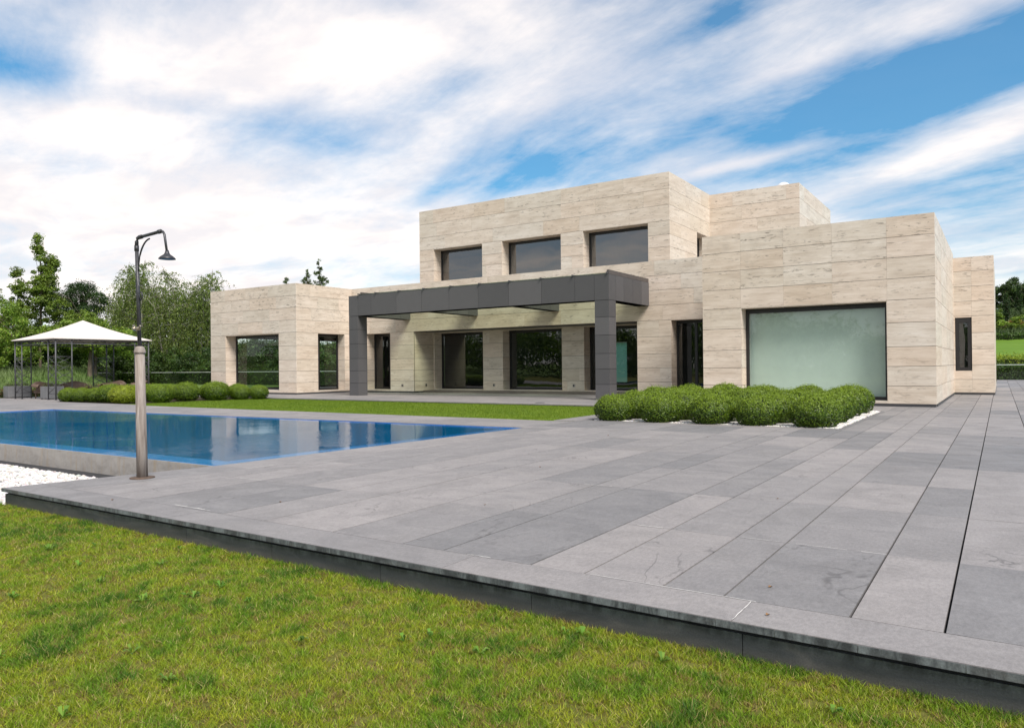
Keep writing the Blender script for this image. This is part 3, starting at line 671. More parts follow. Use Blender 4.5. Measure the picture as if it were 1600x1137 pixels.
def wall(name, ax, c, a0, a1, z0, z1, holes=(), courses=ZC, joints=None, T=0.3, ext=(0, 0), depth=0.5, length=(1.5, 2.9), M=None):
    """travertine panels (slot 0) over a dark backing (slot 1); holes are lined with reveal slabs"""
    b = MB(HO)
    back = [(a0, a1, z0, z1-0.012)]
    for h in holes: back = subtract(back, h[:4])
    for r in back:
        e0 = 0.006 if r[0] == a0 else 0; e1 = 0.006 if r[1] == a1 else 0
        lbox(b, ax, c, r[0]+e0, r[1]-e1, -T, 0, r[2], r[3], m=1)
    cs = sorted(set([z0] + [z for z in courses if z0+0.02 < z < z1-0.02] + [z1]))
    A0, A1 = a0-ext[0], a1+ext[1]
    for i in range(len(cs)-1):
        za, zb = cs[i], cs[i+1]
        if joints is not None: js = [A0]+[j for j in joints if A0+0.1 < j < A1-0.1]+[A1]
        else:
            js = [A0]; x = A0 + rng.uniform(*length)*rng.uniform(0.4, 1)
            while x < A1-0.5: js.append(x); x += rng.uniform(*length)
            js.append(A1)
        for ja, jb in zip(js[:-1], js[1:]):
            rects = [(ja+(0.0014 if ja > A0 else 0), jb-(0.0014 if jb < A1 else 0), za+0.0055, zb-(0.0055 if zb < z1 else 0))]
            for h in holes: rects = subtract(rects, h[:4])
            cell = tcell(za)
            for r in rects:
                if r[1]-r[0] > 0.015 and r[3]-r[2] > 0.015: lbox(b, ax, c, r[0], r[1], 0.0005, 0.030, r[2], r[3], cell)
    for h in holes:
        D = h[4] if len(h) > 4 else depth
        if D < 0.1: continue
        zc = sorted(set([h[2]]+[z for z in courses if h[2]+0.03 < z < h[3]-0.03]+[h[3]]))
        for za, zb in zip(zc[:-1], zc[1:]):
            for s_ in (0, 1):
                a = (h[0]-0.004, h[0]+0.016) if s_ == 0 else (h[1]-0.016, h[1]+0.004)
                lbox(b, ax, c, a[0], a[1], -D-0.07, 0.0285, za+0.005, zb-0.005, tcell(za))
                bk = (h[0]-0.25, h[0]-0.006) if s_ == 0 else (h[1]+0.006, h[1]+0.25)
                lbox(b, ax, c, bk[0], bk[1], -D-0.09, -T-0.001 if D > T else -0.02, za, zb, m=1)
        if h[3] < z1: lbox(b, ax, c, h[0]+0.018, h[1]-0.018, -D-0.07, 0.0275, h[3]-0.018, h[3]+0.004, tcell(h[3]))
        if h[2] > z0+0.02: lbox(b, ax, c, h[0]+0.018, h[1]-0.018, -D-0.07, 0.034, h[2]-0.03, h[2]+0.012, tcell(h[2]))
    return b.build(name, M or [TRAV, JOINT], house)
def opening(name, ax, c, h, depth, pane=GLASS, fw=0.07, mull=(), handle=None, sash=0.0, lab=None):
    a0, a1, z0, z1 = h; a0 += 0.018; a1 -= 0.018; z0 += 0.014; z1 -= 0.02; F = MB(HO); d0, d1 = -depth-0.055, -depth+0.005
    lbox(F, ax, c, a0, a0+fw, d0, d1, z0, z1); lbox(F, ax, c, a1-fw, a1, d0, d1, z0, z1)
    lbox(F, ax, c, a0+fw+0.0005, a1-fw-0.0005, d0, d1, z0, z0+fw); lbox(F, ax, c, a0+fw+0.0005, a1-fw-0.0005, d0, d1, z1-fw*1.5, z1)
    for m_ in mull: lbox(F, ax, c, m_-0.05, m_+0.05, d0+0.004, d1+0.012, z0+fw+0.001, z1-fw*1.5-0.001)
    f = F.build(name, FRAME, house)
    if lab: f['label'] = lab
    P = MB(HO); dd = -depth-0.028
    edges = [a0+fw]+[v for m_ in mull for v in (m_-0.05, m_+0.05)]+[a1-fw]
    for k in range(0, len(edges), 2):
        V = []
        for a, z in ((edges[k], z0+fw), (edges[k+1], z0+fw), (edges[k+1], z1-fw*1.5), (edges[k], z1-fw*1.5)):
            V.append((a, c-dd, z) if ax == 'y-' else (a, c+dd, z) if ax == 'y+' else (c+dd, a, z) if ax == 'x+' else (c-dd, a, z))
        P.poly(V, [(0, 1, 2, 3)])
    P.build('pane', pane, f)
    if handle is not None:
        Hn = MB(HO); lbox(Hn, ax, c, handle-0.012, handle+0.012, -depth+0.017, -depth+0.05, 1.02, 1.20); Hn.build('handle', STEEL, f)
    return f
# block A: big right-hand block with the frosted window
AY, AX0, AX1 = 21.93, -7.50, -1.41
Awin = (-6.38, -2.50, 0.13, 2.82)
aj = [-6.38, -5.16, -3.86, -2.50]
wall('wall', 'y-', AY, AX0, AX1, 0.07, 5.03, [Awin], joints=aj, ext=(0.03, 0.03), depth=0.42)
wall('wall', 'x+', AX1, AY+0.0, 30.9, 0.07, 5.03, joints=[24.3, 26.6, 28.8])
wall('wall', 'x-', AX0, AY+0.0, 25.77, 0.07, 5.03)
fA = opening('window', 'y-', AY, Awin, 0.42, GREENGLASS, 0.09, lab='large window of frosted green glass')
bl = MB(HO); bl.box((-6.42, AY+0.60, 0.12), (-2.46, AY+0.612, 2.84)); bl.build('blind', BLIND, fA)
# block B: narrow far right block
BX1 = -0.19; BY = 30.93
Bwin = (-1.345, -0.835, 0.85, 2.75, 0.05)
wall('wall', 'y-', BY, -1.38, BX1, 0.07, 4.90, [Bwin], courses=[0.07, 0.54, 1.06, 1.62, 2.2, 2.80, 3.33, 3.86, 4.40, 4.9], joints=[-0.835], ext=(0, 0.03))
wall('wall', 'x+', BX1, BY, 40, 0.07, 4.90)
f = opening('window', 'y-', BY, (-1.345, -0.835, 0.85, 2.75), 0.0, GLASS, 0.11)
bb = MB(HO); bb.box((-1.33, BY+0.10, 0.87), (-0.85, BY+0.11, 2.73)); bb.build('blind', simple('dark_screen', (0.07, 0.07, 0.075), 0.8, nscale=5), f)
# facade F with porch opening, doors
FY = 25.80
Fdoor = (-25.50, -23.93, 0.13, 2.82); Cdoor = (-10.07, -8.55, 0.13, 2.82); porch = (-22.50, -11.40, -0.2, 2.82, 0.0)
wall('wall', 'y-', FY, -26.50, AX0, 0.07, 5.03, [Fdoor, Cdoor, porch], depth=0.5)
opening('door', 'y-', FY, Fdoor, 0.5, GLASS, 0.07, mull=(-24.45,), handle=-24.55, lab='dark glazed double door beside the left pergola column')
opening('door', 'y-', FY, Cdoor, 0.5, GLASS, 0.07, mull=(-9.3,), handle=-9.38, lab='dark glazed door in the shade of the right block')
# porch: sides, ceiling, back wall G, whose openings line up with those of the upper floor
GY = 27.20
W3 = [(-22.42, -19.56), (-18.50, -15.45), (-14.42, -11.50)]
wall('wall', 'y-', GY, -22.50, -11.40, 0.07, 2.82, [(a, b_, 0.13, 2.80) for a, b_ in W3], depth=0.5)
wall('wall', 'x+', -22.50, FY+0.03, GY-0.001, 0.07, 2.82, T=0.25, joints=[])
wall('wall', 'x-', -11.40, FY+0.03, GY-0.001, 0.07, 2.82, T=0.25, joints=[])
ce = MB(HO); ce.box((-22.48, FY+0.01, 2.83), (-11.42, GY-0.03, 2.87)); ce.build('porch_ceiling', simple('porch_ceiling_paint', (0.16, 0.15, 0.14), 0.8, nscale=3), house)
for a, b_ in W3: opening('window', 'y-', GY, (a, b_, 0.13, 2.80), 0.5, GLASS, 0.08)
# upper floor D
wall('wall', 'y-', GY, -23.25, -10.65, 4.9, 8.65, [(a, b_, 5.0, 6.775) for a, b_ in W3], courses=DC, ext=(0.03, 0.03), depth=0.52)
notch = (30.25, 31.90, 5.0, 6.775, 0.45)
wall('wall', 'x+', -10.65, GY, 31.95, 4.9, 8.65, [notch], courses=DC, length=(1.8, 2.6))
wall('wall', 'x-', -23.25, GY, 33.2, 4.9, 8.65, courses=DC)
for a, b_ in W3: opening('window', 'y-', GY, (a, b_, 5.0, 6.775), 0.52, GLASSUP, 0.08)
opening('window', 'x+', -10.65, notch[:4], 0.45, GLASS, 0.07)
# block H
wall('wall', 'y-', 31.95, -10.65, -6.87, 4.9, 8.63, courses=DC, ext=(0, 0.03))
wall('wall', 'x+', -6.87, 31.95, 38.6, 4.9, 8.63, courses=DC)
# block E: left block, seen right through
EY, EX0, EX1 = 22.37, -32.77, -26.50
Ewin = (-31.63, -27.65, 0.17, 2.81); Eside = (23.60, 25.30, 0.13, 2.82)
wall('wall', 'y-', EY, EX0, EX1, 0.07, 5.03, [Ewin], ext=(0.03, 0.03), depth=0.55, length=(1.2, 2.0))
wall('wall', 'x+', EX1, EY, FY-0.031, 0.07, 5.03, [(*Eside, 0.42)], length=(1.2, 2.0))
opening('window', 'y-', EY, Ewin, 0.55, GLASSCLEAR, 0.08)
opening('door', 'x+', EX1, Eside, 0.42, GLASSCLEAR, 0.08, mull=(24.05,), handle=23.95)
wall('wall', 'x-', EX0, EY, 31.5, 0.07, 5.03, [(23.0, 31.0, 0.13, 2.85, 0.3)], depth=0.3)
opening('window', 'x-', EX0, (23.0, 31.0, 0.13, 2.85), 0.24, GLASSCLEAR, 0.06)
# plinth
pl = MB(HO)
def pbox(x0, y0, x1, y1): pl.box((x0, y0, -0.12), (x1, y1, 0.068))
pbox(AX0-0.02, AY-0.036, AX1+0.02, AY+0.25); pbox(AX1-0.25, AY+0.251, AX1+0.036, BY-0.04); pbox(-1.37, BY-0.036, BX1+0.03, BY+0.2); pbox(BX1-0.2, BY+0.201, BX1+0.03, 40)
pbox(-26.46, FY-0.036, -22.50, FY+0.2); pbox(-11.40, FY-0.036, AX0-0.03, FY+0.2); pbox(-22.75, FY+0.201, -22.464, GY-0.04); pbox(-11.436, FY+0.201, -11.2, GY-0.04); pbox(-22.46, GY-0.036, -11.44, GY+0.25)
pbox(EX0-0.03, EY-0.036, EX1+0.02, EY+0.25); pbox(EX1-0.25, EY+0.251, EX1+0.036, FY-0.04); pbox(EX0-0.03, EY+0.251, EX0+0.2, 31.5); pbox(AX0-0.036, AY+0.251, AX0+0.1, FY-0.04)
pl.build('plinth', PLINTH, house)
# hidden rear walls, roofs and rooms
rw = MB(HO)
def rbox(*a): rw.box(a[:3], a[3:])
for q_ in [
    (-26.5, 33.0, -0.1, -16.15, 33.2, 4.8),
    (-15.15, 33.0, -0.1, -10.7, 33.2, 4.8),
    (-16.149, 33.0, 2.3, -15.151, 33.2, 4.8),
    (-16.149, 33.0, -0.1, -15.151, 33.2, 0.35),
    (-10.6, 33.21, -0.1, -10.4, 40, 4.8),
    (-10.39, 39.8, -0.1, -0.4, 40, 4.8),
    (-26.7, FY+0.4, -0.1, -26.5, 32.99, 4.8),
    (-32.6, 31.3, -0.1, -26.71, 31.5, 4.8),
    (-23.2, 33.21, 4.95, -10.7, 33.4, 8.6),
    (-10.9, 31.96, 4.95, -10.7, 33.0, 8.6),
    (-10.6, 38.4, 4.95, -6.95, 38.6, 8.6),
    (-10.8, 33.5, 4.95, -10.62, 38.6, 8.6),
    (-7.3, AY+0.75, -0.1, -1.75, AY+0.8, 2.98)]:
    rw = MB(HO); rbox(*q_); rw.build('rear_wall', PLASTER, house)

rf = MB(HO)
rf.box((-26.2, FY+0.35, 4.70), (-7.3, 33.0, 4.86)); rf.box((-7.29, AY+0.35, 4.70), (AX1-0.35, 39.8, 4.86)); rf.box((AX1-0.34, BY+0.35, 4.6), (BX1-0.35, 39.8, 4.72)); rf.box((-10.6, 33.01, 4.7), (-7.31, 39.8, 4.86))
rf.box((EX0+0.35, EY+0.35, 4.70), (-26.85, 31.4, 4.86)); rf.box((-22.95, GY+0.35, 8.35), (-10.95, 33.2, 8.5)); rf.box((-10.94, 32.3, 8.35), (-7.2, 38.4, 8.5))
rf.build('roof', ROOFM, house)
rm = MB(HO)
rm.box((-26.4, FY+0.6, -0.05), (-7.6, 32.98, 0.10), m=1); rm.box((-26.4, 27.9, 2.95), (-7.6, 32.98, 3.05), m=0); rm.box((-26.4, FY+0.6, 2.951), (-22.8, 27.89, 3.04), m=0); rm.box((-11.2, FY+0.6, 2.951), (-7.6, 27.89, 3.04), m=0)
rm.box((EX0+0.4, EY+0.7, -0.05), (-26.8, 31.3, 0.115), m=1); rm.box((EX0+0.35, EY+0.6, 2.95), (-26.75, 31.3, 3.02), m=2)
rm.box((-22.9, 27.9, 4.90), (-10.95, 33.2, 4.96), m=1); rm.box((-22.9, 27.9, 7.5), (-10.95, 33.2, 7.6), m=2)
rm.box((-22.9, 32.9, 4.97), (-10.95, 33.0, 7.49), m=2); rm.box((-19.2, 27.75, 4.97), (-18.8, 32.8, 7.49), m=2); rm.box((-15.1, 27.75, 4.97), (-14.8, 32.8, 7.49), m=2)
rm.box((-22.3, 31.2, 4.97), (-20.6, 31.35, 6.75), m=3)
rm.box((-19.1, 28.0, 0.11), (-18.95, 32.9, 2.94), m=0)
rm.build('interior', [PLASTER, FLOORIN, PLASTERLT, simple('white_interior_wall', (0.78, 0.77, 0.74), 0.9, nscale=2, namt=0.03)], house)
gp = MB(HO); gp.poly([(-16.14, 33.05, 0.36), (-15.16, 33.05, 0.36), (-15.16, 33.05, 2.29), (-16.14, 33.05, 2.29)], [(0, 1, 2, 3)])
fm = bpy.data.materials.new('frosted_green_glass'); fm.use_nodes = True; t = NT(fm.node_tree); t.n.clear()
tl = t.new('ShaderNodeBsdfTranslucent'); tl.inputs[0].default_value = (0.45, 0.85, 0.68, 1); oo = t.new('ShaderNodeOutputMaterial'); t.l.new(tl.outputs[0], oo.inputs[0])
gp.build('frosted_rear_window', fm, house)
# recessed light fittings near the ground
def fitting(x, y, z, ax):
    b = MB(HO)
    if ax == 'y-':
        b.box((x-0.06, y-0.036, z-0.06), (x+0.06, y-0.030, z-0.045)); b.box((x-0.06, y-0.036, z+0.045), (x+0.06, y-0.030, z+0.06)); b.box((x-0.06, y-0.036, z-0.0449), (x-0.045, y-0.030, z+0.0449)); b.box((x+0.0, y-0.036, z-0.0449), (x+0.06, y-0.030, z+0.0449))
        b.box((x-0.0449, y-0.033, z-0.0449), (x-0.0001, y-0.0302, z+0.0449), m=1)
    else:
        b.box((x+0.030, y-0.06, z-0.06), (x+0.036, y+0.0, z+0.06)); b.box((x+0.030, y+0.0001, z-0.06), (x+0.034, y+0.06, z+0.06), m=1)
    b.build('wall_light', [STEEL, FRAME], house)
for x in (-23.2,): fitting(x, FY, 0.34, 'y-')
fitting(-22.50, 26.6, 0.34, 'x+'); fitting(-18.98, GY, 0.34, 'y-'); fitting(-14.9, GY, 0.34, 'y-')
dome = thing('roof_dome', 'white dome just showing above the top edge of the upper right roof', 'dome', (-7.72, 33.0, 8.62))
dm = MB((-7.72, 33.0, 8.62)); dm.lathe((-7.72, 33.0, 8.62), [(0.30*math.cos(a), 0.10+0.27*math.sin(a)) for a in np.linspace(0, 1.55, 9)], 28, cap=False); dm.build('dome_cap', WHITE, dome)
dm = MB((-7.72, 33.0, 8.62)); dm.lathe((-7.72, 33.0, 8.62), [(0.33, 0.0), (0.33, 0.098), (0.305, 0.099)], 28); dm.build('kerb', METAL, dome)
dc = MB((-12.2, 20.0, 0)); dc.lathe((-12.2, 20.0, 0.001), [(0.16, 0.0), (0.16, 0.006), (0.12, 0.009), (0.02, 0.010)], 24); tag(dc.build('drain_cover', METAL), 'round dark drain cover set in the terrace paving', 'drain cover')

# ---------------------------------------------------------------- pergola
PGO = (-17.0, 24.0, 0.0)
perg = thing('pergola', 'dark grey slab-clad pergola with a glass roof over the terrace', 'pergola', PGO)
PX0, PX1, PY0, PY1 = -23.16, -10.90, 22.37, 25.765
PC_ = [-0.12, 0.53, 1.05, 1.57, 2.19, 2.80, 3.37]
def stonebox(b, x0, y0, x1, y1, z0, z1, g=0.004):
    b.box((x0+g, y0+g, z0+g), (x1-g, y1-g, z1-g), rcell())
for xa in (PX0, PX1-0.55):
    b = MB(PGO)
    for za, zb in zip(PC_[:-1], PC_[1:]): stonebox(b, xa, PY0, xa+0.55, PY0+0.55, za, zb, 0.009)
    b.box((xa+0.012, PY0+0.012, -0.12), (xa+0.538, PY0+0.538, 3.37), m=1)
    b.build('column', [DARKSTONE, JOINTDARK], perg)
b = MB(PGO)
bj = [PX0, PX0+0.55, -21.85, -20.45, -19.1, -17.72, -16.32, -14.95, -13.55, -12.2, PX1-0.55, PX1]
for xa, xb in zip(bj[:-1], bj[1:]): stonebox(b, xa, PY0, xb, PY0+0.55, 3.37, 4.24, 0.006)
b.box((PX0+0.012, PY0+0.012, 3.376), (PX1-0.012, PY0+0.538, 4.225), m=1)
b.build('front_beam', [DARKSTONE, JOINTDARK], perg)
for xa, xb in ((PX0, PX0+0.5), (-19.2, -18.81), (-15.15, -14.76), (PX1-0.5, PX1)):
    b = MB(PGO)
    for ya, yb in ((PY0+0.551, PY0+1.2), (PY0+1.2, PY0+1.95), (PY0+1.95, PY0+2.7), (PY0+2.7, PY1)): stonebox(b, xa, ya, xb, yb, 3.37, 4.24, 0.006)
    b.box((xa+0.012, PY0+0.56, 3.376), (xb-0.012, PY1-0.01, 4.225), m=1)
    b.build('cross_beam', [DARKSTONE, JOINTDARK], perg)
FASC = simple('brown_metal_fascia', (0.085, 0.072, 0.066), 0.5, nscale=8, namt=0.2)
b = MB(PGO); b.box((PX1-0.10, PY0+0.05, 4.245), (PX1-0.02, PY1, 4.385)); b.build('fascia', FASC, perg)
b = MB(PGO); b.box((PX0+0.60, PY0+0.1, 4.245), (PX0+0.66, PY1, 4.37)); b.build('fascia', FASC, perg)
BARS = [-22.55, -21.57, -20.29, -18.98, -17.63, -16.26, -14.9, -13.56, -12.27, -10.96]
for xb in BARS:
    b = MB(PGO); b.box((xb-0.022, PY0-0.06, 4.243), (xb+0.022, PY1, 4.30)); b.build('glazing_bar', METAL, perg)
b = MB(PGO); b.box((PX0+0.67, PY0+0.06, 4.24), (PX1-0.11, PY0+0.12, 4.272)); b.build('front_rail', METAL, perg)
for x0, x1 in zip(BARS[:-1], BARS[1:]):
    b = MB(PGO); b.poly([(x0+0.024, PY0-0.02, 4.282), (x1-0.024, PY0-0.02, 4.282), (x1-0.024, PY1, 4.29), (x0+0.024, PY1, 4.29)], [(0, 1, 2, 3)]); b.build('roof_pane', ROOFGLASS, perg)

# ---------------------------------------------------------------- outdoor shower
SX, SY = -7.69, 4.40
sh = thing('outdoor_shower', 'outdoor shower with a grey wooden post and dark metal pipe at the deck corner', 'shower', (SX, SY, 0)); SO = (SX, SY, 0)
b = MB(SO); b.lathe((SX, SY, 0), [(0.125, 0.0), (0.125, 0.008), (0.09, 0.012), (0.07, 0.013)], 28); b.build('base_plate', simple('rusty_iron', (0.10, 0.065, 0.045), 0.8, nscale=30, namt=0.5), sh)
b = MB(SO); b.tube([(SX, SY, 0.012), (SX-0.012, SY, 0.5), (SX-0.028, SY, 1.35)], [0.056, 0.053, 0.047], 44, m=0); b.build('wooden_post', WOOD, sh)
b = MB(SO); b.lathe((SX-0.028, SY, 0), [(0.054, 1.335), (0.061, 1.345), (0.057, 1.358), (0.05, 1.385), (0.042, 1.405), (0.025, 1.412)], 32); b.build('post_cap', WOOD, sh)
ptop = (SX-0.075, SY, 2.52)
b = MB(SO)
b.tube([(SX-0.032, SY, 1.40), ptop], [0.021, 0.019], 14)
b.tube([(SX-0.075, SY, 2.50), (SX-0.072, SY, 2.545), (SX-0.055, SY, 2.575), (SX-0.02, SY, 2.585)], 0.0195, 14)
b.tube([(SX-0.03, SY, 2.583), (SX+0.39, SY, 2.603)], 0.017, 14)
for x, z in ((SX-0.02, 2.584), (SX+0.34, 2.602)): b.tube([(x, SY, z), (x+0.045, SY, z+0.002)], 0.0225, 14)
b.tube([(SX-0.075, SY, 2.44), (SX-0.075, SY, 2.50)], 0.024, 14)
b.tube([(SX+0.39, SY, 2.603), (SX+0.425, SY, 2.595), (SX+0.45, SY, 2.565), (SX+0.465, SY, 2.50), (SX+0.49, SY, 2.39)], 0.0125, 12)
b.build('pipe', PIPE, sh)
b = MB(SO); b.lathe((SX+0.495, SY, 0), [(0.016, 2.395), (0.022, 2.37), (0.032, 2.352), (0.066, 2.328), (0.084, 2.308), (0.084, 2.302), (0.07, 2.300), (0.015, 2.296)], 32); b.build('shower_head', PIPE, sh)
b = MB(SO)
arc = [(SX-0.045+0.20*math.sin(a)*1.0, SY, 2.22+0.33*(1-math.cos(a))*1.0) for a in np.linspace(0.0, 1.45, 10)]
arc = [(SX-0.045 + 0.235*(1-math.cos(a)), SY, 2.22+0.33*math.sin(a)) for a in np.linspace(0, 1.5, 12)]
b.tube(arc, 0.009, 8); b.tube([(SX-0.045, SY, 2.22), (SX-0.045, SY, 1.98), (SX-0.01, SY, 1.90), (SX+0.025, SY, 1.93), (SX+0.02, SY, 1.985), (SX-0.01, SY, 1.99)], 0.008, 8)
b.build('scroll_brace', PIPE, sh)
b = MB(SO); b.tube([(SX-0.09, SY-0.03, 1.60), (SX+0.02, SY-0.03, 1.60)], 0.019, 12); b.tube([(SX-0.04, SY-0.02, 1.60), (SX-0.04, SY-0.075, 1.60)], 0.015, 12); b.tube([(SX+0.02, SY-0.03, 1.605), (SX+0.075, SY-0.05, 1.625)], 0.013, 10); b.tube([(SX-0.10, SY-0.03, 1.64), (SX-0.06, SY-0.03, 1.60)], 0.012, 8); b.build('tap', BRASS, sh)

# ---------------------------------------------------------------- canvas pavilion, its chairs and planters
GX0, GX1, GY0, GY1 = -35.15, -31.62, 14.55, 18.42; gc = ((GX0+GX1)/2, (GY0+GY1)/2)
GO = (*gc, 0)
gz_ = thing('canvas_pavilion', 'dark metal garden pavilion with a cream canvas roof', 'pavilion', GO)
b = MB(GO); ap = (*gc, 3.32); ov = 0.10
cs = [(GX0-ov, GY0-ov), (GX1+ov, GY0-ov), (GX1+ov, GY1+ov), (GX0-ov, GY1+ov)]
for i in range(4):
    p, q = cs[i], cs[(i+1) % 4]; n_ = 8
    for r_ in range(n_):       # slightly sagging sheets
        V = []; row = []
        for s_ in (r_, r_+1):
            f_ = s_/n_; zz_ = 2.50+(3.32-2.50)*f_ - 0.07*math.sin(math.pi*f_); r0 = [(p[0]*(1-f_)+ap[0]*f_, p[1]*(1-f_)+ap[1]*f_), (q[0]*(1-f_)+ap[0]*f_, q[1]*(1-f_)+ap[1]*f_)]
            row.append([(*r0[0], zz_+0.05*f_), (*r0[1], zz_+0.05*f_)])
        b.poly([row[0][0], row[0][1], row[1][1], row[1][0]], [(0, 1, 2, 3)])
b.build('canopy', CANVAS, gz_)
b = MB(GO)
for i in range(4):
    p, q = cs[i], cs[(i+1) % 4]; b.poly([(*p, 2.50), (*q, 2.50), (*q, 2.47), (*p, 2.47)], [(0, 1, 2, 3)])
b.build('valance', CANVAS, gz_)
b = MB(GO)
co_ = [(GX0, GY0), (GX1, GY0), (GX1, GY1), (GX0, GY1)]
for i in range(4):
    p, q = Vector((*co_[i], 0)), Vector((*co_[(i+1) % 4], 0))
    for z_ in (2.44, 2.28): b.tube([p+Vector((0, 0, z_)), q+Vector((0, 0, z_))], 0.022, 6)
    n_ = 9
    for k in range(n_):
        b.tube([p.lerp(q, k/n_)+Vector((0, 0, 2.28 if k % 2 else 2.44)), p.lerp(q, (k+1)/n_)+Vector((0, 0, 2.44 if k % 2 else 2.28))], 0.011, 5)
    b.tube([p+Vector((0, 0, 2.46)), Vector((*gc, 3.22))], 0.02, 6)
b.build('roof_frame', METAL, gz_)
for i, p in enumerate(co_):
    sx = 1 if p[0] == GX0 else -1; sy = 1 if p[1] == GY0 else -1; L = 0.62
    for q in (p, (p[0]+sx*L, p[1]), (p[0], p[1]+sy*L)):
        b = MB(GO); b.tube([(*q, 0), (*q, 2.44)], 0.030 if q == p else 0.024, 8); b.lathe((*q, 0), [(0.05, 0), (0.05, 0.012), (0.03, 0.013)], 10); b.build('post', METAL, gz_)
    for dx, dy in ((sx, 0), (0, sy)):
        b = MB(GO)
        for k in range(5):
            z0_, z1_ = 0.25+k*0.30, 0.55+k*0.30; A = (p[0], p[1]); B = (p[0]+dx*L, p[1]+dy*L)
            b.tube([(*A, z0_), (*B, z1_)], 0.011, 5); b.tube([(*B, z0_), (*A, z1_)], 0.011, 5)
        for z_ in (0.25, 1.75): b.tube([(*A, z_), (*B, z_)], 0.014, 5)
        b.build('lattice', METAL, gz_)
def chair(loc, rz, label):
    t_ = thing('wicker_lounge_chair', label, 'chair', loc, rz, 'wicker lounge chairs under the pavilion')
    b = MB(); b.box((-0.34, -0.32, 0.22), (0.34, 0.34, 0.36)); b.build('seat', WICKER, t_, bevel=0.03)
    b = MB(); n_ = 17; rows = []
    for k, z_ in enumerate((0.30, 0.45, 0.58, 0.68, 0.70, 0.66)):
        r = 0.36+0.10*k/4; ring_ = []
        for j in range(n_):
            a = math.pi*(-0.08+1.16*j/(n_-1)); drop = 0.0 if k < 2 else (abs(math.cos(a))**1.5)*(0.14*(k-1)/3)
            rr_ = r + (0.05 if k == 5 else 0); ring_.append((rr_*math.cos(a)*1.05, -rr_*0.0+rr_*math.sin(a)*0.95, z_-drop))
        rows.append(ring_)
    V = [p for r in rows for p in r]; F = [(k*n_+j, k*n_+j+1, (k+1)*n_+j+1, (k+1)*n_+j) for k in range(5) for j in range(n_-1)]
    b.poly(V, F, smooth=True); o = b.build('backrest', WICKER, t_); sd = o.modifiers.new('thick', 'SOLIDIFY'); sd.thickness = 0.035
    for x in (-0.28, 0.28):
        for y in (-0.26, 0.28): b = MB(); b.tube([(x, y, 0), (x*0.95, y*0.95, 0.24)], [0.022, 0.028], 8); b.build('leg', WICKER, t_)
    return t_
chair((-34.3, 15.4, 0), R_(110), 'leftmost brown wicker lounge chair under the pavilion')
chair((-33.2, 16.0, 0), R_(60), 'brown wicker lounge chair under the pavilion, second from the left')
chair((-32.55, 17.3, 0), R_(20), 'brown wicker lounge chair under the pavilion, third from the left')
chair((-32.0, 18.0, 0), R_(-35), 'rightmost brown wicker lounge chair under the pavilion')
tb = thing('wicker_table', 'low brown wicker table among the lounge chairs', 'table', (-33.3, 17.2, 0))
b = MB(); b.box((-0.45, -0.35, 0.40), (0.45, 0.35, 0.45)); b.build('table_top', WICKER, tb, bevel=0.01)
for x in (-0.38, 0.38):
    for y in (-0.28, 0.28): b = MB(); b.tube([(x, y, 0), (x, y, 0.40)], 0.025, 8); b.build('leg', WICKER, tb)
def leafobj(name, P, Nn, size, cols, parent=None, jit=0.8, aspect=0.55): return flat_mesh(name, leaves(P, Nn, size, jit, aspect), cols, LEAF, 4, parent)
def planter(x0, y0, x1, y1, h, label):
    o_ = ((x0+x1)/2, (y0+y1)/2, 0); t_ = thing('planter', label, 'planter', o_, 0, 'grey planters by the pavilion')
    b = MB(o_); b.box((x0, y0, 0.03), (x1, y1, h)); b.build('box', PLANTER, t_, bevel=0.008)
    for x, y in ((x0+.04, y0+.04), (x1-.04, y0+.04), (x0+.04, y1-.04), (x1-.04, y1-.04)):
        b = MB(o_); b.box((x-0.03, y-0.03, 0), (x+0.03, y+0.03, 0.029)); b.build('foot', METAL, t_)
    N = 900; P = np.c_[rng.uniform(x0+.03, x1-.03, N)-o_[0], rng.uniform(y0+.03, y1-.03, N)-o_[1], h+rng.uniform(-0.01, 0.11, N)]
    leafobj('plant', P, np.tile([0, 0, 1.0], (N, 1)), 0.035, pal(N, [(0.05, 0.08, 0.025), (0.085, 0.11, 0.035), (0.10, 0.08, 0.04)]), t_)
planter(-36.8, 14.75, -36.3, 15.65, 0.52, 'wide dark grey planter box at the left corner of the pavilion')
planter(-33.5, 14.80, -32.98, 15.5, 0.53, 'small grey planter box beside the front post of the pavilion')

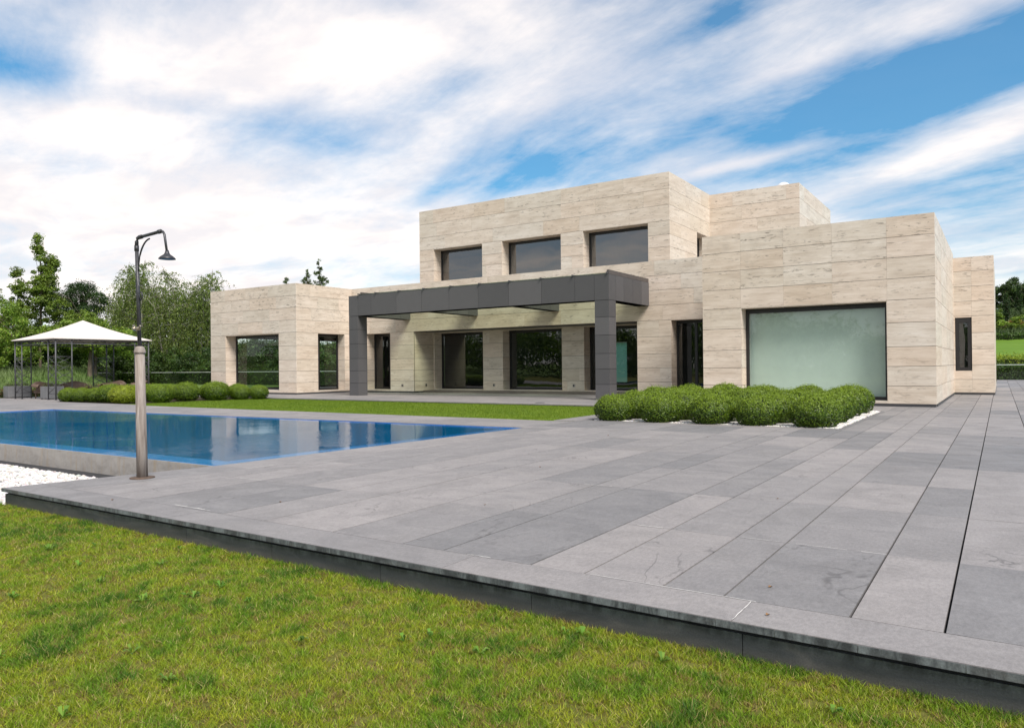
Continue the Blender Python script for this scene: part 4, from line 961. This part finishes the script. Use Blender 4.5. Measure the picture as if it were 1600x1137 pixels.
# ---------------------------------------------------------------- clipped bushes
def bush_mesh(name, seed, N, yellow=0.0):
    r = np.random.default_rng(seed); v = r.normal(0, 1, (N, 3)); v[:, 2] = np.where(r.random(N) < 0.38, -1, 1)*np.abs(v[:, 2]); v /= np.linalg.norm(v, axis=1)[:, None]
    lump = 1+0.03*np.sin(v[:, 0]*7+seed)*np.cos(v[:, 1]*6+seed*2)+0.02*np.sin(v[:, 2]*11+v[:, 0]*9)
    rad = lump*np.clip(1-np.abs(r.normal(0, 0.03, N)), 0.75, 1.1)
    sup = 1/(np.abs(v[:, 0:1])**2.08+np.abs(v[:, 1:2])**2.08+np.abs(v[:, 2:3])**2.08)**(1/2.08)
    P = v*sup*rad[:, None]*np.array([0.45, 0.45, 0.355]); P[:, 2] += 0.275; ok = P[:, 2] > 0.0; P, v, N = P[ok], v[ok], ok.sum()
    V = leaves(P, v+np.array([0, 0, .1]), 0.034, 0.36, 0.6)
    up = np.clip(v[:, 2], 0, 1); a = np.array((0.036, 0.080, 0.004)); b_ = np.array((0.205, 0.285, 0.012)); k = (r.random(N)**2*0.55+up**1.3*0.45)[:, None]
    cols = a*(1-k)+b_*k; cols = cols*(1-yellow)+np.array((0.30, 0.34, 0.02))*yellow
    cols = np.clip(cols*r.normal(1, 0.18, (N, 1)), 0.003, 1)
    # young shoots standing proud of the clipped surface
    M_ = 420; w = r.normal(0, 1, (M_, 3)); w[:, 2] = np.abs(w[:, 2])*1.3; w /= np.linalg.norm(w, axis=1)[:, None]
    sup = 1/(np.abs(w[:, 0:1])**2.08+np.abs(w[:, 1:2])**2.08+np.abs(w[:, 2:3])**2.08)**(1/2.08); B = w*sup*np.array([0.45, 0.45, 0.355])*0.99+np.array([0, 0, 0.275])
    sh_, sc_ = [], []
    for k in range(4):
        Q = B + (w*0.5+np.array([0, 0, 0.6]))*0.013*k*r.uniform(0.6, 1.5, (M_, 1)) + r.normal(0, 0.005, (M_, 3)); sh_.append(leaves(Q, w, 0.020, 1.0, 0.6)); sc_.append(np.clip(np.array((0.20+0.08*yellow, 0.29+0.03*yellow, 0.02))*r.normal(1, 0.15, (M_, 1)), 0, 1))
    V = np.concatenate([V]+sh_); cols = np.concatenate([cols]+sc_)
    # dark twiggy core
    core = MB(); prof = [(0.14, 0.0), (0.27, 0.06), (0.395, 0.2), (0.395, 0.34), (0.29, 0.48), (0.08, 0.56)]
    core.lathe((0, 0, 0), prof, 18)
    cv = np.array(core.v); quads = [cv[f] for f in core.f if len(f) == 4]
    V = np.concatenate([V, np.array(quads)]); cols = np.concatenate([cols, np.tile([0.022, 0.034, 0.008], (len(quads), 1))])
    o = flat_mesh(name, V, cols, BUSHLEAF, 4); return o
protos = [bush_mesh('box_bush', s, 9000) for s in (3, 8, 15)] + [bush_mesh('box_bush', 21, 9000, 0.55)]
used = set()
def place_bush(x, y, label, group, sc=1.0, k=None, sz=1.0, z=-0.02):
    k = rng.integers(0, 3) if k is None else k; p = protos[k]
    if k in used: o = p.copy(); C.objects.link(o)
    else: o = p; used.add(k)
    o.location = (x, y, z); o.rotation_euler = (0, 0, rng.uniform(0, 6.28)); o.scale = (sc*rng.uniform(0.96, 1.05), sc*rng.uniform(0.96, 1.05), sc*sz)
    tag(o, label, 'bush', group); return o
ordn = ['first', 'second', 'third', 'fourth', 'fifth', 'sixth', 'seventh', 'eighth', 'ninth', 'tenth', 'eleventh', 'twelfth']
rows_y = [14.34, 15.45, 16.55, 17.65, 18.75]; cols_x = [-6.84, -5.82, -4.82, -3.84, -2.88]; rname = ['front', 'second', 'middle', 'fourth', 'back']
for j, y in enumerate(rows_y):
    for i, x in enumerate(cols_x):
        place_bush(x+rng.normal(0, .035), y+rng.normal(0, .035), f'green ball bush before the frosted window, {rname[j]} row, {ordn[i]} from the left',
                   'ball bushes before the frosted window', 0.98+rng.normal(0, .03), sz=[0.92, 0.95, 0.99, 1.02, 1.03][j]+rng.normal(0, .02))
LB = [(-30.05, 14.30, .74, 1), (-29.40, 14.45, .74, 1), (-28.85, 14.70, .74, 1), (-28.05, 14.85, .98, .95), (-26.75, 14.65, 1.08, .82), (-26.0, 15.60, .90, 1), (-26.35, 16.85, 1.02, .95), (-25.75, 17.75, 1.04, .95), (-25.30, 18.55, .76, 1), (-24.85, 19.05, .74, 1)]
LB2 = [(-30.0, 15.8, .8, 1), (-29.1, 16.3, .8, 1), (-28.0, 16.5, .85, 1), (-27.3, 16.2, .8, 1), (-27.7, 17.7, .85, 1), (-26.9, 18.3, .85, 1), (-26.1, 19.0, .8, 1), (-28.9, 17.8, .8, 1), (-30.0, 17.4, .8, 1)]
for i, (x, y, s_, q) in enumerate(LB):
    s_ *= 1.13
    yl = i == 4
    place_bush(x, y, 'yellow-green domed bush, the brightest in the bed before the pavilion' if yl else f'green ball bush beyond the pool, front line, {ordn[i]} from the left', 'ball bushes before the pavilion', s_, 3 if yl else None, q)
LB2.sort(key=lambda p: math.atan2(p[0], p[1]))
for i, (x, y, s_, q) in enumerate(LB2):
    s_ *= 1.16
    place_bush(x, y, f'half-hidden ball bush beyond the pool, rear line, {ordn[i]} from the left', 'ball bushes before the pavilion', s_, None, q)

# ---------------------------------------------------------------- hedges
def hedge(name, label, x0, x1, y0, y1, z0, z1, n, size, cols, w_=None, rough=0.06):
    o_ = np.array(((x0+x1)/2, (y0+y1)/2, z0)); t_ = thing(name, label, 'hedge', tuple(o_))
    a = rng.random((n, 3)); f = rng.integers(0, 5, n); P = np.c_[x0+(x1-x0)*a[:, 0], y0+(y1-y0)*a[:, 1], z0+(z1-z0)*a[:, 2]]; Nn = np.zeros((n, 3))
    for k, (ax, val, nv) in enumerate([(1, y0, (0, -1, .2)), (2, z1, (0, 0, 1)), (0, x0, (-1, 0, .2)), (0, x1, (1, 0, .2)), (2, z1, (0, -.3, 1))]):
        m = f == k; P[m, ax] = val + rng.normal(0, rough, m.sum()) + (0.12*(vnoise(P[m, 0]+200, P[m, 1]+200, 1.2, 4)-0.5) if ax == 2 else 0); Nn[m] = nv
    leafobj('foliage', P-o_, Nn, size, pal(n, cols, w_), t_)
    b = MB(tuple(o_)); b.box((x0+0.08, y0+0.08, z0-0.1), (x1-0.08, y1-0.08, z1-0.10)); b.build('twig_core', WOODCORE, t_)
GR = [(0.035, 0.075, 0.012), (0.06, 0.11, 0.018), (0.085, 0.14, 0.02)]
hedge('low_red_hedge', 'low reddish hedge behind the grey planters', -37.9, -36.95, 12.5, 22.0, -0.02, 0.38, 9000, 0.06, [(0.17, 0.075, 0.035), (0.13, 0.10, 0.035), (0.10, 0.12, 0.03)])
hedge('undergrowth_hedge', 'dark rough hedge directly behind the left glass rail', -70.0, -31.0, 34.7, 36.2, -0.1, 1.25, 26000, 0.13, GR, rough=0.2)
hedge('dark_hedge', 'dark green hedge behind the glass balustrade at the far end of the deck', -3.0, 9.0, 58.2, 60.0, 0.0, 0.92, 16000, 0.10, GR)
hedge('yellow_hedge', 'bright yellow-green hedge above the dark hedge at the far right', -3.0, 9.0, 60.6, 63.5, 0.2, 1.42, 16000, 0.13, [(0.30, 0.36, 0.03), (0.24, 0.31, 0.03), (0.14, 0.21, 0.025)], rough=0.14)
hedge('far_low_hedge', 'dark low hedge along the top of the far lawn', -6.0, 14.0, 103.5, 105.5, 3.5, 4.35, 12000, 0.22, GR, rough=0.12)

# ---------------------------------------------------------------- balustrades
def balustrade(label, x0, x1, y, z0, z1, n, ret=None):
    t_ = thing('glass_balustrade', label, 'balustrade', ((x0+x1)/2, y, z0)); o_ = ((x0+x1)/2, y, z0)
    for k in range(n):
        a = x0+(x1-x0)*k/n; c_ = x0+(x1-x0)*(k+1)/n; b = MB(o_); b.poly([(a+0.01, y, z0), (c_-0.01, y, z0), (c_-0.01, y, z1-0.04), (a+0.01, y, z1-0.04)], [(0, 1, 2, 3)]); b.build('glass_panel', RAILGLASS, t_)
    b = MB(o_); b.box((x0, y-0.03, z1-0.05), (x1, y+0.03, z1)); 
    if ret: b.box((x0, y+0.031, z1-0.035), (x0+0.06, y+ret, z1))
    b.build('handrail', simple('pale_steel_rail', (0.55, 0.58, 0.55), 0.35, metal=0.2, nscale=5, namt=0.1), t_)
balustrade('glass balustrade with a thin pale rail before the far trees on the left', -69.3, -26.6, 34.0, -0.05, 1.01, 20, 6)
balustrade('glass balustrade closing the far right end of the deck', -0.2, 9.0, 57.0, 0.0, 0.99, 6)

# ---------------------------------------------------------------- trees
def limb_tubes(b, base, tips, r0, forks=1):
    for tp in tips:
        p0 = Vector(base); p3 = Vector(tp); mid = p0.lerp(p3, 0.5)+Vector((rng.normal(0, .15), rng.normal(0, .15), 0.12*(p3-p0).length))
        b.tube([p0, p0.lerp(mid, 0.6), mid, mid.lerp(p3, 0.6), p3], [r0, r0*.8, r0*.6, r0*.4, r0*.15], 6, cap=False)
def tree(name, label, x, y, blobs, n, size, cols, trunk, group=None, clump=0.45, K=None, bark=None, wcol=None, cat='tree', jit=0.9, aspect=0.6, solid=0.35, z0=None, zs=1.0):
    """blobs: (dx,dy,z,rx,ry,rz) with z above the tree's foot"""
    z0 = float(terrain(np.array(x), np.array(y))) if z0 is None else z0
    t_ = thing(name, label, cat, (x, y, z0), 0, group)
    B = np.array(blobs, float); vol = B[:, 3]*B[:, 4]*B[:, 5]; vol = vol**0.5/np.sum(vol**0.5)
    K = K or max(12, n//140); bi = rng.choice(len(B), K, p=vol); v = rng.normal(0, 1, (K, 3)); v /= np.linalg.norm(v, axis=1)[:, None]
    cc_ = B[bi, :3]+v*B[bi, 3:6]*(rng.random((K, 1))**solid); cr = clump*rng.uniform(0.5, 1.3, K); cf = rng.normal(1, 0.22, K)
    ci = rng.integers(0, K, n); o_ = rng.normal(0, 1, (n, 3)); o_ /= np.linalg.norm(o_, axis=1)[:, None]; o_ *= (rng.random((n, 1))**0.45)
    P = cc_[ci]+o_*cr[ci][:, None]*np.array([1, 1, 0.75*zs]); P[:, 2] = np.maximum(P[:, 2], 0.05)
    c = pal(n, cols, wcol)*cf[ci][:, None]
    leafobj('crown', P, o_+np.array([0, 0, .4]), size, np.clip(c, 0.003, 1), t_, jit, aspect)
    b = MB(); h, r, lean = trunk; top = (lean, 0, h)
    b.tube([(0, 0, -0.3), (lean*.2, 0, h*.3), (lean*.6, 0.05, h*.65), top], [r*1.2, r, r*.8, r*.45], 8, cap=False)
    limb_tubes(b, (lean*.6, 0.05, h*.6), [tuple(B[i, :3]+rng.normal(0, .2, 3)) for i in range(len(B))], r*.5)
    limb_tubes(b, (lean*.8, 0.03, h*.8), [tuple(cc_[i]) for i in rng.choice(K, min(K, 14), replace=False)], r*.25)
    b.build('trunk', bark or BARK, t_); return t_
LG = [(0.15, 0.235, 0.03), (0.205, 0.30, 0.045), (0.115, 0.19, 0.028)]
YG = [(0.19, 0.27, 0.035), (0.24, 0.32, 0.05), (0.13, 0.21, 0.03)]
DG = [(0.022, 0.05, 0.014), (0.035, 0.07, 0.018), (0.05, 0.09, 0.022)]
MG = [(0.06, 0.105, 0.025), (0.085, 0.14, 0.03), (0.045, 0.085, 0.02)]
# young oak with a tall spire
tree('oak_tree', 'tall young oak with a narrow leafy spire behind the pavilion', -54.3, 24.0,
     [(-.1, -.1, 8.9, .16, .18, .35), (0, 0, 8.3, .3, .3, .4), (.1, .1, 7.7, .4, .4, .4), (.4, .8, 7.6, .2, .2, .5), (.3, .5, 7.1, .5, .6, .5), (0.2, 0.2, 6.5, .6, .7, .6), (0.3, 0.2, 5.9, .8, .85, .6), (0.1, 0, 5.4, 1.1, 1.1, .9), (0.0, -.1, 4.3, 1.7, 1.7, 1.1), (-1.0, -1.5, 3.2, 1.9, 1.9, 1.2), (1.0, 1.8, 3.1, 1.9, 1.9, 1.1), (-.4, -1.0, 5.6, .5, .5, .5), (-.3, -1.3, 6.5, .25, .25, .3)], 40000, 0.13, [(0.14, 0.205, 0.028), (0.19, 0.26, 0.04), (0.105, 0.155, 0.022)], (7.4, .08, 0.15), clump=.32, K=380)
tree('maple_tree', 'bright yellow-green maple to the right of the oak spire', -48.6, 24.4,
     [(0, 0, 2.6, 1.5, 1.5, 1.0), (.8, 1.1, 2.5, 1.1, 1.2, .8), (-.6, -1.2, 2.8, 1.2, 1.3, .8), (.2, .1, 3.3, .9, .9, .5)], 22000, 0.12, YG, (2.6, .13, 0.1), clump=.38)
tree('maple_tree', 'broad light green tree at the left edge of the garden', -51.5, 20.0,
     [(0, 0, 3.0, 2.0, 2.0, 1.5), (-.8, -1.5, 4.2, 1.5, 1.5, 1.4), (-1.4, -2.4, 3.0, 1.6, 1.6, 1.6), (.2, 1.0, 2.2, 1.4, 1.4, 1.1), (-0.9, -2.8, 5.4, .8, .8, .9), (-2.0, -3.6, 4.6, 1.8, 1.8, 1.6), (-.2, -.6, 4.6, 1.1, 1.2, .9), (-1.8, -3.2, 6.2, .9, .9, .9), (.6, 2.0, 1.6, 1.4, 1.4, 1.0), (0, 0, 1.2, 2.4, 2.4, 1.0)], 34000, 0.13, LG+YG, (4.5, .18, -.2), clump=.42)
tree('maple_tree', 'light green tree behind the pavilion roof', -55.5, 28.2, [(0, 0, 2.6, 2.0, 2.0, 1.3), (-.6, -1.4, 3.0, 1.5, 1.5, 1.2), (.9, 1.5, 2.5, 1.4, 1.4, 1.0)], 26000, 0.13, LG, (2.6, .15, .1), clump=.42)
tree('stone_pine', 'dark round-headed pine behind the pavilion', -70.4, 34.8,
     [(0, 0, 2.2, 1.7, 1.7, .9), (0, 0, 4.7, 1.9, 1.9, 1.3), (.8, 1.4, 4.2, 1.3, 1.3, .9), (-.8, -1.3, 4.3, 1.3, 1.3, 1.0), (0.1, 0, 5.5, 1.2, 1.2, .7), (0, 0, 3.3, 1.7, 1.7, .8)], 32000, 0.15, DG, (4.5, .22, 0.1), clump=.5, jit=1.2, aspect=.35, solid=.5, z0=3.2)
def birch(label, x, y, H, Rr, nst, seed, dens=1.0):
    r = np.random.default_rng(seed); z0 = float(terrain(np.array(x), np.array(y))); t_ = thing('weeping_birch', label, 'tree', (x, y, z0), 0, 'weeping birches left of the house')
    b = MB(); stems = []
    for k in range(6):
        a = r.uniform(0, 6.28); q = r.uniform(.2, .75)*Rr; tp = Vector((q*math.cos(a), q*math.sin(a), H*r.uniform(.72, .97))); p = [Vector((0.25*math.cos(a), .25*math.sin(a), -0.2))]
        for f in (.25, .5, .75, 1): p.append(Vector((0.25*math.cos(a), .25*math.sin(a), 0)).lerp(tp, f)+Vector((r.normal(0, .12), r.normal(0, .12), 0)))
        b.tube(p, [.11, .09, .065, .04, .015], 7, cap=False); stems.append(p)
    Pl, Nl, Cl = [], [], []
    for s_ in range(nst):
        st = stems[r.integers(0, 6)]; f = r.uniform(0.30, 1)**0.8*(len(st)-1); i = min(int(f), len(st)-2); p0 = st[i].lerp(st[i+1], f-i)
        a = r.uniform(0, 6.28); out = r.uniform(.35, 1)*Rr*(1.05-0.45*(p0.z/H)); rise = r.uniform(.1, .9)*H*0.10; L = r.uniform(.25, 1)*min(p0.z+rise, H*0.62)
        q1 = p0+Vector((math.cos(a)*out*.5, math.sin(a)*out*.5, rise)); q2 = p0+Vector((math.cos(a)*out, math.sin(a)*out, rise*.6)); q3 = q2+Vector((r.normal(0, .12), r.normal(0, .12), -L))
        n = max(10, int(38*dens*(0.35+L/(H*.5))))
        u = r.random(n)**0.85; u = np.sort(u); P = np.zeros((n, 3)); A0, A1, A2, A3 = (np.array(v) for v in (p0, q1, q2, q3)); uu = u[:, None]
        P = (1-uu)**3*A0+3*(1-uu)**2*uu*A1+3*(1-uu)*uu**2*(A2+np.array([0, 0, .2]))+uu**3*A3; P += r.normal(0, .055, (n, 3))
        Pl.append(P); Nl.append(r.normal(0, 1, (n, 3))); Cl.append(np.tile(r.normal(1, .2), n))
        if s_ % 5 == 0: b.tube([p0, q1, q2], [.018, .012, .005], 4, cap=False)
    P = np.concatenate(Pl); n = len(P); P[:, 2] = np.maximum(P[:, 2], .1)
    V = leaves(P, np.concatenate(Nl), 0.15, .5, .45)
    # leaves hang: stretch vertically
    ctr = V.mean(1, keepdims=True); V = ctr+(V-ctr)*np.array([.8, .8, 1.35])
    c = pal(n, [(0.13, 0.175, 0.038), (0.185, 0.235, 0.055), (0.085, 0.13, 0.028)])*np.concatenate(Cl)[:, None]
    flat_mesh('crown', V, np.clip(c, .003, 1), LEAF, 4, t_); b.build('trunk', BIRCHBARK, t_)
birch('tall weeping birch with long drooping branches right behind the shower pipe', -63.8, 36.5, 10.6, 3.3, 820, 4)
birch('weeping birch with drooping branches next to the left block of the house', -58.0, 38.5, 9.7, 3.4, 860, 9)
birch('lower weeping birch with arching pale twigs behind the pavilion', -68.0, 38.0, 8.6, 2.8, 480, 14)
birch('middle weeping birch between the two taller ones, its crown lower', -60.2, 37.3, 9.4, 3.0, 600, 23)
for i, (x, y, s_, lab) in enumerate([(-61.5, 35.8, 1.0, 'dark shrub at the left end of the glass rail'), (-66, 38.5, 1.3, 'large dark shrub under the round pine'), (-60, 42.5, 1.5, 'dark shrub behind the weeping birches'),
                              (-52.0, 43.0, 1.4, 'dark shrub between the birches and the house'), (-57.6, 36.4, 0.95, 'dark shrub at the foot of the tall birch'), (-53.6, 36.6, 1.0, 'dark green shrub behind the middle of the glass rail'),
                              (-49.6, 36.9, 1.05, 'dark green shrub behind the glass rail close to the house'), (-45.6, 37.0, 1.05, 'dark shrub seen through the windows of the left block'), (-41.4, 37.4, 1.1, 'green shrub seen through the side door of the left block'),
                              (-46.5, 42.0, 1.5, 'tall dark shrub behind the left block'), (-37.0, 38.0, 1.1, 'dark shrub hidden behind the left block'), (-58.5, 23.5, 1.0, 'dark shrub under the oak, seen below the pavilion roof'), (-60.0, 27.5, 1.1, 'dark shrub in the shade right of the oak trunk'), (-56.5, 19.5, 1.0, 'dark shrub at the left edge behind the meadow'), (-63.5, 32.0, 1.1, 'dark shrub behind the right half of the pavilion')]):
    tree('evergreen_shrub', lab, x, y, [(0, 0, 1.6*s_, 2.2*s_, 2.2*s_, 1.5*s_), (1.0*s_, 1.2*s_, 1.5*s_, 1.6*s_, 1.6*s_, 1.3*s_), (-1.1*s_, -1.1*s_, 1.4*s_, 1.6*s_, 1.6*s_, 1.2*s_)], 16000, 0.16, [MG, DG+MG][i % 2], (2.0*s_, .12, .1), group='dark shrubs behind the left balustrade', clump=.5, cat='shrub')
for i, (x, y, H_, lab) in enumerate([(-60.6, 50.0, 10.2, 'leftmost of the slender tree tips above the left block'), (-58.7, 51.0, 10.6, 'middle slender tree tip above the left block'), (-57.7, 51.7, 11.2, 'tallest slender tree tip above the left block')]):
    z0 = float(terrain(np.array(x), np.array(y))); top = [10.96, 11.4, 12.3][i]-z0
    tree('slender_tree', lab, x, y, [(0, 0, top-.4, .12, .12, .35), (0, 0, top-1.0, .35, .35, .4), (0, 0, top-1.6, .55, .6, .5), (.2, .4, top-2.1, .5, .6, .4), (0, 0, top-2.6, .8, .8, .6), (0, 0, top-4.2, 1.3, 1.3, 1.2), (0, 0, top-6, 1.5, 1.5, 1.3)], 9000, 0.11, [(0.08, 0.12, 0.04), (0.11, 0.15, 0.05)], (top-.5, .05, 0), group='slender trees behind the left block', clump=.22, K=170)
# right-hand hillside
for i, (x, y, s_) in enumerate([(-2.5, 139, 1.0), (0.9, 138, 1.0), (3.4, 139.5, 1.05), (6.6, 138, 1.1), (9.5, 141, 1.0), (1.9, 144, 1.12), (5.2, 145, 1.15), (-5.6, 142, 1.0), (12.5, 140, 1.0)]):
    tree('hill_pine', f'dark pine on the hilltop at the far right, {ordn[i]} of the row' if False else ['dark pine hidden mostly by the right corner of the house', 'dark pine on the skyline next to the house corner', 'dark pine on the skyline at the right edge', 'dark hilltop pine just past the right edge', 'round dark pine further right on the hilltop', 'tall rear pine on the hilltop next to the house corner', 'tall rear pine on the hilltop at the right edge', 'rear pine behind the narrow right block', 'last pine on the right end of the hilltop'][i], x, y,
         [(0, 0, 3.1*s_, 1.9*s_, 1.9*s_, 1.5*s_), (.9, 0, 2.4*s_, 1.6, 1.6, 1.2), (-.9, 0, 2.3*s_, 1.6, 1.6, 1.3), (0, 0, 0.9, 2.3, 2.0, 1.0), (.2, 0, 4.1*s_, 1.1, 1.1, .8)], 9000, 0.24, [(0.035, 0.07, 0.018), (0.055, 0.095, 0.022), (0.07, 0.11, 0.028)], (3.5, .2, 0), group='pines on the far hilltop', clump=.6, z0=float(terrain(np.array(x), np.array(y))))
for i, (x, y, h_, lab) in enumerate([(0.75, 114.4, 4.6, 'slim dark cypress on the hillside next to the house corner'), (2.15, 121.3, 4.2, 'slim dark cypress on the hillside at the right edge'), (4.6, 118, 4.8, 'slim cypress just past the right edge')]):
    tree('cypress', lab, x, y, [(0, 0, h_*k/6, .42*math.sin(math.pi*(k/6.8+.12)), .42*math.sin(math.pi*(k/6.8+.12)), h_/9) for k in range(1, 7)], 5200, 0.14, DG, (h_*.8, .08, 0), group='cypresses on the hillside', clump=.22, K=90)
for i, (x, y, s_, cl, lab) in enumerate([(0.1, 109.5, 1.0, YG, 'round olive-green shrub on the hillside near the house corner'), (2.8, 110.5, 1.25, YG, 'large yellow-green shrub on the hillside at the right edge'), (-.6, 116, 1.1, LG, 'green shrub behind the first cypress'), (1.6, 112.5, .6, [(0.30, 0.20, 0.05), (0.2, 0.18, .04)], 'small orange-tinted shrub between the cypresses'),
                                         (3.9, 117, 1.3, LG, 'green shrub behind the second cypress'), (5.6, 111, 1.3, LG, 'green hillside shrub past the right edge'), (-2.6, 111, 1.2, LG, 'green hillside shrub behind the narrow block')]):
    tree('hillside_shrub', lab, x, y, [(0, 0, .9*s_, 1.3*s_, 1.3*s_, .85*s_), (.5, 0, .7*s_, 1.0*s_, 1.0*s_, .6*s_)], 4200, 0.2, cl, (.8, .06, 0), group='shrubs on the right hillside', clump=.35, cat='shrub')
N = 16000; P = np.c_[rng.uniform(-6, 12, N), rng.uniform(105.8, 137, N)]; P = np.c_[P, terrain(P[:, 0], P[:, 1])]; tuft = vnoise(P[:, 0]+60, P[:, 1], .6, 12)
cols = np.clip(np.array((0.05, 0.085, 0.03))*(1-tuft[:, None])+np.array((0.12, 0.165, 0.06))*tuft[:, None], 0, 1)*rng.normal(1, .2, (N, 1))
o = flat_mesh('hillside_planting', blades(P, rng.uniform(.3, .9, N), np.full(N, .22), cols, .4), np.clip(cols, .005, 1), GRASSM, 3); tag(o, 'soft green ground planting on the right hillside', 'ground cover', kind='stuff')
# wood behind the photographer, seen only as the reflection in the windows
N = 90000; K = 620
cx_ = rng.uniform(-95, 12, K); cy_ = rng.uniform(-42, -27, K); tall = 3.6+3.6*vnoise(cx_+200, cy_*0+5, .16, 33); cz_ = rng.uniform(.05, 1, K)**.7*tall
ci = rng.integers(0, K, N); o_ = rng.normal(0, 1, (N, 3)); P = np.c_[cx_, cy_, cz_][ci]+o_*np.array([1.1, 1.1, .7])
o = leafobj('wood', P, o_, 0.40, pal(N, DG+MG+LG), None); tag(o, 'belt of trees mirrored in the windows of the house', 'wood', kind='stuff')
# dry leaves blown onto the deck
for i in range(11):
    x, y = [(-1.0, 3.9), (-3.6, 5.0), (-5.2, 4.2), (-4.4, 7.2), (-2.9, 9.0), (-6.1, 8.3), (-6.6, 3.5), (-1.6, 6.5), (-0.9, 3.46), (-3.9, 11.5), (-5.4, 11.0)][i]; a = rng.uniform(0, 6.28); L = .018
    b = MB((x, y, 0)); pts = []
    for k in range(8):
        th = k/8*6.283; r_ = L*(1 if k % 4 == 0 else .55); pts.append((x+math.cos(th+a)*r_, y+math.sin(th+a)*r_*.7, .004+.008*abs(math.sin(th))))
    pts.append((x, y, .003)); b.poly(pts, [(k, (k+1) % 8, 8) for k in range(8)])
    tag(b.build('dry_leaf', simple('dry_leaf_brown', (0.22, 0.12, 0.05), .8) if i == 0 else bpy.data.materials['dry_leaf_brown']), 'small dry brown leaf lying on the grey deck', 'leaf', 'dry leaves scattered on the deck')
